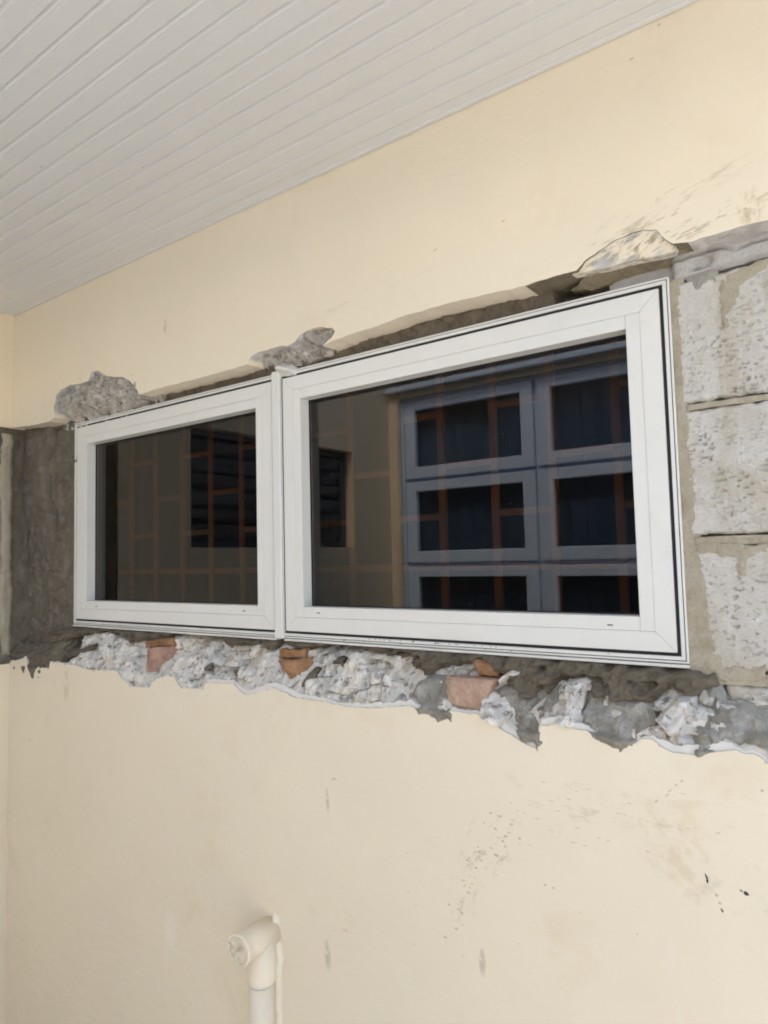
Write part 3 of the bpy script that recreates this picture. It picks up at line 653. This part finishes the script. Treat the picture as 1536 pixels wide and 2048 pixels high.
# pale stones caught in the mortar at the right
def stone(poly, seed, y0, mat):
    def fn(x, z, d):
        a = voro(x * 60, z * 60, seed)
        q_ = y0 + (z + .06) * .35 - .009 * sst(0, .008, d) + .020 * fbm(x * 45, z * 45, seed + 4, 3) + (_h(a[2], a[3], seed) - .5) * .010 + a[4] * (_h(a[2], a[3], seed + 1) - .5) * .02 + a[5] * (_h(a[2], a[3], seed + 2) - .5) * .02 + .006 * fbm(x * 80, z * 80, seed, 4)
        t_ = sst(0, .010, d)
        return np.where(z < z_edge(x), np.minimum(FACE - .001, smooth_lo(x, z)), smooth_lo(x, z) - .002) * (1 - t_) + q_ * t_
    patch('stone', jagged(poly, .004, 60, seed, .002), fn, mat, wall, .0018, .02, smooth=False, taper=True)
M_stone = rubble_mat('pale_stone', (.52, .50, .46), (.74, .71, .66), [(.84, .81, .76), (.72, .62, .48), (.6, .58, .55), (.86, .84, .8)])
stone([(1.5310, -0.0380), (1.5430, -0.0320), (1.5640, -0.0260), (1.5690, -0.0320), (1.5880, -0.0310), (1.5720, -0.0420), (1.5630, -0.0520), (1.5630, -0.0720), (1.5590, -0.1000), (1.5510, -0.1090), (1.5190, -0.1040), (1.5130, -0.0990), (1.5320, -0.0860), (1.5370, -0.0660), (1.5300, -0.0520)], 151, -.040, M_stone)
stone([(1.6970, -0.0530), (1.7070, -0.0440), (1.7190, -0.0420), (1.7320, -0.0440), (1.7330, -0.0590), (1.7370, -0.0680), (1.7220, -0.0780), (1.7140, -0.0970), (1.7010, -0.1060), (1.6920, -0.1020), (1.6850, -0.0900), (1.6750, -0.0830), (1.6840, -0.0640)], 155, -.042, M_stone)
stone([(1.4900, -0.0660), (1.5010, -0.0610), (1.5040, -0.0700), (1.4980, -0.0820), (1.4870, -0.0890), (1.4790, -0.0980), (1.4680, -0.0970), (1.4750, -0.0860)], 159, -.044, M_stone)
stone([(1.3870, -0.0750), (1.4110, -0.0760), (1.4300, -0.0910), (1.4400, -0.1020), (1.4260, -0.1220), (1.3990, -0.1130), (1.3880, -0.1050)], 163, -.048, M_rub)
stone([(1.4110, -0.0370), (1.4330, -0.0200), (1.4590, -0.0240), (1.4590, -0.0390), (1.4320, -0.0470), (1.4010, -0.0660)], 167, -.036, M_stone)

# scuffs and dents on the paint: thin crusts of dirt
def scuffs(name, marks, mat, parent, y):
    rng = random.Random(7); V, F = [], []
    for (x, z, L, ww, a) in marks:
        n = 9; b0 = len(V); ca, sa = math.cos(a), math.sin(a)
        for k in range(n):
            t = 2 * math.pi * k / n; q = rng.uniform(.6, 1.1)
            px, pz = L * math.cos(t) * q, ww * math.sin(t) * q
            V.append((x + px * ca - pz * sa, y - .0003, z + px * sa + pz * ca))
        for k in range(n): V.append((V[b0 + k][0], y + .001, V[b0 + k][2]))
        F.append(tuple(range(b0, b0 + n))[::-1])
        for k in range(n): F.append((b0 + k, b0 + (k + 1) % n, b0 + n + (k + 1) % n, b0 + n + k))
    o = from_py(name, V, F, mat, parent); return o
S1 = [(1.4010, -0.2660), (1.4170, -0.2680), (1.3870, -0.2850), (1.4090, -0.2910), (1.4340, -0.2920), (1.4140, -0.3040), (1.4220, -0.3080), (1.4260, -0.3160), (1.3990, -0.3240), (1.3870, -0.3370), (1.4080, -0.3340), (1.3800, -0.3490), (1.3690, -0.3640), (1.3520, -0.3550), (1.3660, -0.3800), (1.3450, -0.3990), (1.3600, -0.3930), (1.3520, -0.4090), (1.3370, -0.4290), (1.3120, -0.4400), (1.3380, -0.4470), (1.3260, -0.4770), (1.3380, -0.4670), (1.3030, -0.4980), (1.3760, -0.3360), (1.3560, -0.3500), (1.3740, -0.3280), (1.3430, -0.3910), (1.3550, -0.4000), (1.3320, -0.4430), (1.4390, -0.2770), (1.4410, -0.2700), (1.4270, -0.2990), (1.4530, -0.2970)]
S2 = [(1.4530, -0.3060), (1.4720, -0.3030), (1.4510, -0.2530), (1.4640, -0.2540), (1.4850, -0.2590), (1.5090, -0.2730), (1.5240, -0.2720), (1.5540, -0.2030), (1.5730, -0.1970), (1.5530, -0.2600), (1.5210, -0.2620), (1.5440, -0.2840), (1.5640, -0.2850), (1.5870, -0.2680), (1.6020, -0.2690), (1.6190, -0.2250), (1.6290, -0.2250), (1.6360, -0.2070), (1.6610, -0.2720), (1.6780, -0.2750), (1.7590, -0.2250), (1.7180, -0.2270), (1.4460, -0.4670), (1.2410, -0.4590), (1.2250, -0.4410), (1.2250, -0.3710), (1.6390, -0.3960), (1.5220, -0.2400), (1.4730, -0.2390), (1.5110, -0.2260), (1.5410, -0.2180), (1.5830, -0.2300), (1.7140, -0.1790), (1.5000, -0.1980), (1.5380, -0.1950), (1.5530, -0.3880)]
S3 = [(1.6920, -0.1850), (1.7060, -0.1680), (1.7130, -0.1620), (1.6760, -0.1970), (1.6960, -0.1780)]
S4 = [(1.5090, -0.3620), (1.4950, -0.3610), (1.8170, -0.1570), (1.7520, -0.3110), (1.7560, -0.3210)]
S5 = [(1.7400, -0.2890), (1.7410, -0.2940), (1.7580, -0.3300), (1.7840, -0.2970), (1.7900, -0.2990)]
S6 = [(1.7490, 0.6820), (1.7450, 0.6760), (1.7270, 0.6750), (1.7210, 0.6750), (1.7110, 0.6720), (1.6960, 0.6700), (1.6880, 0.6690), (1.6820, 0.6680), (1.7640, 0.6590), (1.7340, 0.6520), (1.7610, 0.6440), (1.7560, 0.6430), (1.7710, 0.6470), (1.7870, 0.6440), (1.8050, 0.6520), (1.8110, 0.6520), (1.7770, 0.6420), (1.7500, 0.6370), (1.7440, 0.6440), (1.7640, 0.6390)]
S7 = [(1.8400, 0.6530), (1.8410, 0.6470), (1.8420, 0.6420)]
S8 = [(1.7380, 0.9790), (1.6950, 0.9440), (1.5020, 1.0000), (1.0250, -0.6180), (1.0900, -0.3390), (0.3900, -0.6210), (0.1790, -0.3480), (0.0490, -0.1670), (0.2310, -0.1890), (0.4600, -0.1570), (0.6660, -0.1370), (1.4650, 0.7540), (1.3240, 0.7430)]
S9 = [(0.5050, 0.7700), (0.5130, 0.7620), (1.0320, -0.6090), (1.0250, -0.6270), (0.0400, -0.1330), (0.0460, -0.1750)]
rg = random.Random(5)
mk = [(x, z, rg.uniform(.0022, .0055), rg.uniform(.0010, .0022), rg.uniform(-.35, .2)) for x, z in S1]
mk += [(x, z, rg.uniform(.003, .006), rg.uniform(.0004, .0008), rg.uniform(-.15, .08)) for x, z in S2]
mk += [(x, z, .0035, .0012, .75) for x, z in S3] + [(x, z, .0025, .0022, .3) for x, z in S4]
mk += [(x, z, rg.uniform(.002, .005), .0008, rg.uniform(-.5, .5)) for x, z in S8]
mk += [(x, z, .006, .001, 1.5) for x, z in S9]
o = scuffs('scuff_marks', mk, M_scuff, low, FACE); o['kind'] = 'stuff'
o = scuffs('scuff_marks', [(S5[0][0], S5[0][1], .006, .0016, -1.2), (S5[1][0], S5[1][1], .004, .002, -1.3), (S5[2][0], S5[2][1], .0035, .0016, -1.1), (S5[3][0], S5[3][1], .003, .0012, -.4), (S5[4][0], S5[4][1], .0042, .0030, -.5)], M_scuffd, low, FACE); o['kind'] = 'stuff'
up_o = bpy.data.objects['upper_plaster']
o = scuffs('scuff_marks', [(x, z, rg.uniform(.004, .009), rg.uniform(.0006, .0013), rg.uniform(.05, .4)) for x, z in S6] + [(x, z, .003, .0016, .4) for x, z in S7] + [(x, z, rg.uniform(.003, .006), .0008, .4) for x, z in S8 if z > .62] + [(x, z, .006, .0012, 1.5) for x, z in S9 if z > .62], M_scuff, up_o, FACE); o['kind'] = 'stuff'

# ------------------------------------------------------------------ side wall at the left end of the yard
side = empty('side_wall', (SIDE_X - .1, -.9, GND), 'cream side wall with a rough mortar strip, left of the house wall', 'wall')
side['kind'] = 'thing'
SW = .14
boxes('plaster', [((SIDE_X - SW, -2.3, GND + .002), (SIDE_X, -.002, -.13)), ((SIDE_X - SW, -2.3, .618), (SIDE_X, -1.64, 1.045)), ((SIDE_X - SW, -2.3, -.13), (SIDE_X, -1.64, .618)),
                  ((SIDE_X - SW, -1.64, .735), (SIDE_X, -.002, 1.045)), ((SIDE_X - SW, -2.3, 1.045), (SIDE_X, -.83, 2.3)), ((SIDE_X - SW, -1.64, -.13), (SIDE_X, -.60, .235)),
                  ((SIDE_X - SW, -.60, -.13), (SIDE_X, -.275, .735)), ((SIDE_X - SW, -.275, .62), (SIDE_X, -.002, .735)),
                  ((SIDE_X - SW, -.275, -.13), (SIDE_X - .03, .084, .62)), ((SIDE_X - SW, -.002, .62), (SIDE_X - .002, .084, 1.045)), ((SIDE_X - SW, -.002, GND + .002), (SIDE_X - .002, .084, -.13))], M_side, side)
def side_m(x, z): return FACE + .008 + .022 * fbm(x * 14, z * 12, 171, 4) + .008 * fbm(x * 60, z * 60, 172, 4) - .006 * sst(.1, -.1, z)
patch('mortar_patch', jagged([(-.285, -.135), (-.29, .2), (-.27, .45), (-.26, .625), (.01, .625), (.01, -.135)], .006, 30, 80), side_m, M_wet, side, .004, .03, axis='x')
def side_r(x, z, d): return FACE - .002 - .006 * sst(0, .01, d) + .006 * fbm(x * 30, z * 30, 173, 4)
patch('rubble', jagged([(-.075, -.10), (-.085, .1), (-.078, .3), (-.09, .45), (-.08, .60), (-.048, .60), (-.05, .3), (-.046, .1), (-.05, -.1)], .006, 40, 81), side_r, M_tan, side, .003, .03, axis='x', taper=True)

lw = empty('louvre_window', (SIDE_X - .06, -1.12, .235), 'dark louvred window in the side wall, mirrored in the left pane', 'window')
lw['kind'] = 'thing'
boxes('window_frame', [((SIDE_X - .09, -1.638, .237), (SIDE_X - .05, -1.60, .733)), ((SIDE_X - .09, -.64, .237), (SIDE_X - .05, -.602, .733)),
                       ((SIDE_X - .09, -1.60, .237), (SIDE_X - .05, -.64, .262)), ((SIDE_X - .09, -1.60, .708), (SIDE_X - .05, -.64, .733)), ((SIDE_X - .088, -1.13, .262), (SIDE_X - .052, -1.10, .708))], M_louv, lw, .002)
for k in range(6):
    for (a, b_) in ((-1.60, -1.13), (-1.10, -.64)):
        bm = bmesh.new(); z = .30 + k * .072
        vs_ = box(bm, (SIDE_X - .074, a + .002, z - .036), (SIDE_X - .068, b_ - .002, z + .036))
        bmesh.ops.rotate(bm, verts=bm.verts, cent=(SIDE_X - .07, 0, z), matrix=Matrix.Rotation(.5 + .08 * math.sin(k * 3 + a), 3, 'Y'))
        bobj('louvre', bm, M_louv, lw)
boxes('back_panel', [((SIDE_X - .135, -1.63, .24), (SIDE_X - .125, -.61, .73))], M_dark, lw)

# ------------------------------------------------------------------ house across the yard, seen only as a reflection
OY = -1.97
opp = empty('opposite_wall', (1.5, OY - .1, GND), 'beige wall of the house across the yard, mirrored in the panes', 'wall')
opp['kind'] = 'thing'
boxes('plaster', [((SIDE_X, OY - .15, GND + .002), (XE, OY, -.40)), ((SIDE_X, OY - .15, 1.06), (XE, OY, 1.32)), ((SIDE_X, OY - .15, -.40), (-.215, OY, 1.06)), ((2.2, OY - .15, -.40), (XE, OY, 1.06))], M_opp, opp)
boxes('lintel', [((SIDE_X + .01, OY + .002, 1.092), (XE, OY + .045, 1.16))], M_frame2, opp, .003)
ow = empty('casement_window', (1.0, OY - .04, -.40), 'white window, tinted with blue sky light, of stacked sashes with dark curtains, mirrored in the right pane', 'window')
ow['kind'] = 'thing'
pitch, x0 = .795, -.200
fy = OY - .03
boxes('window_frame', [((x0 - .014, fy - .06, -.398), (x0, fy + .005, 1.058)), ((2.185, fy - .06, -.398), (2.198, fy + .005, 1.058)), ((x0, fy - .06, 1.047), (2.185, fy + .005, 1.058)), ((x0, fy - .06, -.398), (2.185, fy + .005, -.375)),
       ((x0, fy - .055, .592), (2.185, fy - .03, .606)), ((x0, fy - .055, .125), (2.185, fy - .03, .142)), ((x0 + pitch - .02, fy - .05, -.375), (x0 + pitch - .004, fy - .025, 1.047)), ((x0 + 2 * pitch - .02, fy - .05, -.375), (x0 + 2 * pitch - .004, fy - .025, 1.047))], M_frame2, ow)
for c in range(3):
    for (za, zb) in ((.608, 1.045), (.144, .590), (-.372, .123)):
        xa, xb = x0 + c * pitch + .002, x0 + (c + 1) * pitch - .022
        fw_ = .068
        boxes('sash', [((xa, fy - .045, za), (xa + fw_, fy, zb)), ((xb - fw_, fy - .045, za), (xb, fy, zb)), ((xa + fw_, fy - .045, zb - .055), (xb - fw_, fy, zb)), ((xa + fw_, fy - .045, za), (xb - fw_, fy, za + .065))], M_frame2, ow, .004)
        boxes('glass_pane', [((xa + fw_ - .004, fy - .03, za + .06), (xb - fw_ + .004, fy - .026, zb - .05))], M_glass2, ow)
def curtain():
    V, F = [], []; n = 260
    for k in range(n + 1):
        x = x0 + (2.18 - x0) * k / n
        y = fy - .10 + .018 * math.sin(x * 62 + 1.3 * math.sin(x * 9)) + .007 * math.sin(x * 151)
        for z in (1.10, -.5): V.append((x, y, z))
    for k in range(n): F.append((2 * k, 2 * k + 1, 2 * k + 3, 2 * k + 2))
    o = from_py('curtain', V, F, M_cur, None, True)
    sm = o.modifiers.new('thickness', 'SOLIDIFY'); sm.thickness = .002
    tag(o, 'curtain, tinted with a bluish pane reflection, hanging behind the opposite window, mirrored in the right pane', 'curtain')
curtain()
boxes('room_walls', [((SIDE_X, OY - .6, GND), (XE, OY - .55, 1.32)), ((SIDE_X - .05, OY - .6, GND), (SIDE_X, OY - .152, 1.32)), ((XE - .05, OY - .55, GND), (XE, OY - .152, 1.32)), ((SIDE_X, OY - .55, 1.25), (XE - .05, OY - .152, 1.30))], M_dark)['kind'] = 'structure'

# ------------------------------------------------------------------ ceiling of grooved boards
ceil = empty('ceiling', (1.5, -.6, CEIL), 'white grooved board ceiling above the wall', 'ceiling'); ceil['kind'] = 'structure'
del ceil['category']
P_, Y0 = .0422, -.633
prof = [(-.0003, .012), (-.0003, .0054), (.0010, .0054), (.0062, .0002), (.0070, 0), (.0085, 0), (.0092, .0009), (.0100, .0009), (.0107, 0), (.0408, 0), (.0418, .0012), (.0418, .012)]
bm = bmesh.new()
A_ = [bm.verts.new((SIDE_X + .001, a, b_)) for a, b_ in prof]; B_ = [bm.verts.new((XE, a, b_)) for a, b_ in prof]
for k in range(len(prof)): bm.faces.new((A_[k], A_[(k + 1) % len(prof)], B_[(k + 1) % len(prof)], B_[k]))
bm.faces.new(A_[::-1]); bm.faces.new(B_)
bmesh.ops.recalc_face_normals(bm, faces=bm.faces)
bme = bpy.data.meshes.new('board'); bm.to_mesh(bme); bm.free(); bme.materials.append(M_pvcw)
rb = random.Random(2)
for k in range(-4, 13):
    o = bpy.data.objects.new('board', bme); COL.objects.link(o); o.parent = ceil
    o.location = Vector((0, Y0 + P_ * k, CEIL + rb.uniform(-.0003, .0003))) - ceil.location
yl = Y0 + P_ * 13
boxes('board', [((SIDE_X + .001, yl, CEIL + .0005), (XE, FACE - .012, CEIL + .010))], M_pvcw, ceil)
boxes('edge_trim', [((SIDE_X + .001, FACE - .0118, CEIL - .002), (XE, FACE - .001, CEIL + .009))], M_pvcw, ceil, .0012)
boxes('fascia', [((SIDE_X + .001, -.815, CEIL - .01), (XE, -.805, 1.13))], M_pvcw, ceil)

for (x, y, L) in ((.62, -.43, .006), (.78, -.30, .0025), (.70, -.26, .0025)):
    boxes('nail_mark', [((x - L, y - .0008, CEIL - .0008), (x + L, y + .0008, CEIL + .0006))], M_scuff, ceil)
# ------------------------------------------------------------------ the new window
win = empty('window', (.86, .03, 0), 'new white double window of two equal framed dark panes, set into the hacked wall', 'window')
win['kind'] = 'thing'
def ring(name, x0, x1, z0, z1, wd, ya, yb, mat, parent, bevel=.0008, mitre=True):
    """four mitred frame members, seen face at ya, back at yb"""
    bm = bmesh.new(); g = .00018
    O = [(x0, z0), (x1, z0), (x1, z1), (x0, z1)]; I = [(x0 + wd, z0 + wd), (x1 - wd, z0 + wd), (x1 - wd, z1 - wd), (x0 + wd, z1 - wd)]
    for k in range(4):
        a, b_, c, d = O[k], O[(k + 1) % 4], I[(k + 1) % 4], I[k]
        e = Vector((b_[0] - a[0], b_[1] - a[1])).normalized() * g
        q = [(a[0] + e.x, a[1] + e.y), (b_[0] - e.x, b_[1] - e.y), (c[0] - e.x, c[1] - e.y), (d[0] + e.x, d[1] + e.y)]
        f0 = [bm.verts.new((p[0], ya, p[1])) for p in q]; f1 = [bm.verts.new((p[0], yb, p[1])) for p in q]
        bm.faces.new(f0); bm.faces.new(f1[::-1])
        for m in range(4): bm.faces.new((f0[m], f1[m], f1[(m + 1) % 4], f0[(m + 1) % 4]))
    return bobj(name, bm, mat, parent, bevel)
def casement(x0, x1, lab):
    H = .602
    fr = ring('outer_frame', x0, x1, 0, H, .0032, -.002, .070, M_alu, win, .0006)
    ring('inner_lip', x0 + .0046, x1 - .0046, .0046, H - .0046, .0056, -.0025, .070, M_alu, fr, .0006)
    ring('groove', x0 + .0033, x1 - .0033, .0033, H - .0033, .0012, -.0006, .068, M_slot, fr, 0)
    ring('gasket', x0 + .0103, x1 - .0103, .0103, H - .0103, .0060, .0002, .066, M_rubber, fr, 0)
    sa = ring('sash', x0 + .0160, x1 - .0160, .0160, H - .0160, .0308, -.004, .060, M_alu, win, .0006)
    sa['label'] = lab
    bx0, bx1, bz0, bz1, bw = x0 + .0470, x1 - .0470, .0470, H - .0470, .0225
    boxes('glazing_bead', [((bx0, -.0034, bz0), (bx0 + bw, .036, bz1)), ((bx1 - bw, -.0034, bz0), (bx1, .036, bz1)),
                           ((bx0 + bw + .0003, -.0031, bz0), (bx1 - bw - .0003, .036, bz0 + bw)), ((bx0 + bw + .0003, -.0031, bz1 - bw), (bx1 - bw - .0003, .036, bz1))], M_alu, sa, .0006)
    ring('gasket', bx0 + bw - .001, bx1 - bw + .001, bz0 + bw - .001, bz1 - bw + .001, .0035, .0245, .0275, M_rubber, sa, 0)
    boxes('glass_pane', [((bx0 + bw - .004, .0268, bz0 + bw - .004), (bx1 - bw + .004, .0320, bz1 - bw + .004))], M_glass, sa)
    return sa
sl = casement(0, .858, 'left sash with its dark glass pane')
sr = casement(.862, 1.721, 'right sash with its dark glass pane')
for (x, z, s_) in ((.123, .0545, sl), (.742, .0565, sl), (.975, .0575, sr), (1.604, .0545, sr)):
    boxes('weep_slot', [((x - .0045, -.0034, z - .0010), (x + .0045, -.0022, z + .0010))], M_slot, s_)
rg = random.Random(21)
for s_, xa, xb, nn in ((sl, .09, .77, 14), (sr, .95, 1.64, 52)):
    V, F = [], []
    for k in range(nn):
        x = rg.uniform(xa, xb); z = .08 + (.44 * rg.random() ** 2.2); L = rg.uniform(.0006, .0022); h = rg.uniform(.0002, .0004); b0 = len(V)
        for dx, dy, dz in ((-L, 0, 0), (0, 0, -h), (L, 0, h * .4), (0, 0, h), (0, -.0004, 0)): V.append((x + dx, .0266 + dy, z + dz + dx * .1))
        F += [[b0 + i for i in q] for q in ((0, 1, 4), (1, 2, 4), (2, 3, 4), (3, 0, 4), (3, 2, 1, 0))]
    from_py('dust_specks', V, F, M_smear, s_)['kind'] = 'stuff'
boxes('mullion', [((.8465, -.0085, -.002), (.8715, .002, .606))], M_alu, win, .0016)
boxes('sill_lip', [((-.001, -.0045, -.0065), (.8455, .060, -.0018)), ((.8725, -.0045, -.0065), (1.722, .060, -.0018))], M_alu, win, .0008)
# crumbs of mortar left on the frame's ledge
rg = random.Random(12); V, F = [], []
for k in range(46):
    x = rg.choice((rg.uniform(.95, 1.65), rg.uniform(1.1, 1.45), rg.uniform(.1, .8))); z = rg.choice((.0082, .0085, .0030)); s_ = rg.uniform(.0006, .0022)
    b0 = len(V)
    for d in ((-1.6, 0, 0), (1.6, 0, 0), (0, -.5, 0), (0, .5, 0), (0, 0, -.7), (0, 0, .7)): V.append((x + d[0] * s_, -.0028 + d[1] * s_, z + d[2] * s_))
    for q in ((0, 2, 4), (2, 1, 4), (1, 3, 4), (3, 0, 4), (2, 0, 5), (1, 2, 5), (3, 1, 5), (0, 3, 5)): F.append([b0 + i for i in q])
from_py('mortar_crumbs', V, F, M_bed, win)['kind'] = 'stuff'

# ------------------------------------------------------------------ burglar bars behind the glass
grille = empty('burglar_bars', (.8, .13, .02), 'brown staggered burglar bar grille behind the dark window panes', 'burglar bars')
px = [-.0185 + .1238 * k for k in range(15)]
for x in px:
    boxes('upright_bar', [((x - .0085, .118, -.02), (x + .0085, .126, .62))], M_bar, grille, .0008)
for z in (.149, -.015, .612):
    boxes('long_rail', [((-.05, .1265, z - .0075), (1.76, .134, z + .0075))], M_bar, grille, .0008)
for k in range(14):
    for z in ((.256, .474) if k % 2 else (.362, .565)):
        boxes('cross_bar', [((px[k] + .0090, .1182, z - .0068), (px[k + 1] - .0090, .1258, z + .0068))], M_bar, grille, .0008)

# ------------------------------------------------------------------ capped pipe on the lower wall
PX, PY = .866, -.078
pipe = empty('capped_pipe', (PX, PY, GND), 'cream painted plastic waste pipe with a capped elbow, standing up the lower wall', 'pipe')
bm = bmesh.new(); tube(bm, [(PX, PY, GND + .01), (PX, PY, -.70)], .0265, 36); bobj('upright_pipe', bm, M_pipe, pipe, smooth=False).data.polygons.foreach_set('use_smooth', [len(p.vertices) == 4 for p in bpy.data.objects['upright_pipe'].data.polygons])
def lathe(name, pts_, axis, org, mat, parent, n=40, wob=0, seed=1):
    bm = bmesh.new(); rings = []; rn = random.Random(seed)
    for (rad, h) in pts_:
        ring_ = []
        for k in range(n):
            t = 2 * math.pi * k / n; q = rad * (1 + (rn.uniform(-wob, wob)))
            p = Vector((q * math.cos(t), q * math.sin(t), h + (rn.uniform(-wob, wob) * .05)))
            if axis == 'Y': p = Vector((p.x, -p.z, p.y))
            ring_.append(bm.verts.new(p + Vector(org)))
        rings.append(ring_)
    for a, b_ in zip(rings, rings[1:]):
        for k in range(n): bm.faces.new((a[k], a[(k + 1) % n], b_[(k + 1) % n], b_[k]))
    bm.faces.new(rings[0]); bm.faces.new(rings[-1][::-1])
    return bobj(name, bm, mat, parent, smooth=True)
lathe('elbow', [(.0268, -.09), (.0305, -.0865), (.0315, -.083), (.0315, -.07), (.0300, -.062), (.0300, -.005)], 'Z', (PX, PY, -.612), M_pipe, pipe, wob=.006)
lathe('stub', [(.0295, -.030), (.0295, .036), (.0298, .054), (.0312, .056), (.0316, .0625), (.0306, .0645), (.0262, .0645), (.0250, .060)], 'Y', (PX, PY, -.612), M_pipe, pipe, wob=.016, seed=3)
lathe('end_cap', [(.0262, .052), (.0258, .0632), (.022, .0622), (.017, .0630), (.012, .0612), (.006, .0626), (.001, .0618)], 'Y', (PX, PY, -.612), M_pipe, pipe, wob=.07, seed=5)
lathe('joint_gap', [(.0272, -.0925), (.0278, -.0905), (.0272, -.0885)], 'Z', (PX, PY, -.612), M_pipeg, pipe)
# filler ridge where the pipe meets the wall, and the grey patch above
def ridge(x, z, d): return FACE - .007 * sst(0, .010, d) + .004 * fbm(x * 70, z * 50, 181, 3)
patch('filler', jagged([(.872, -1.2), (.898, -1.2), (.894, -.95), (.899, -.80), (.895, -.70), (.901, -.66), (.893, -.60), (.889, -.575), (.870, -.572), (.868, -.8)], .004, 40, 90), ridge, M_fill, pipe, .0025, .004, taper=True)
patch('filler', jagged([(0.8330, -0.6070), (0.8550, -0.5860), (0.8730, -0.5860), (0.8820, -0.6040), (0.8750, -0.6480), (0.8480, -0.6260)], .003, 60, 91), lambda x, z, d: FACE - .006 * sst(0, .01, d), M_pipeg, pipe, .002, .004, taper=True)
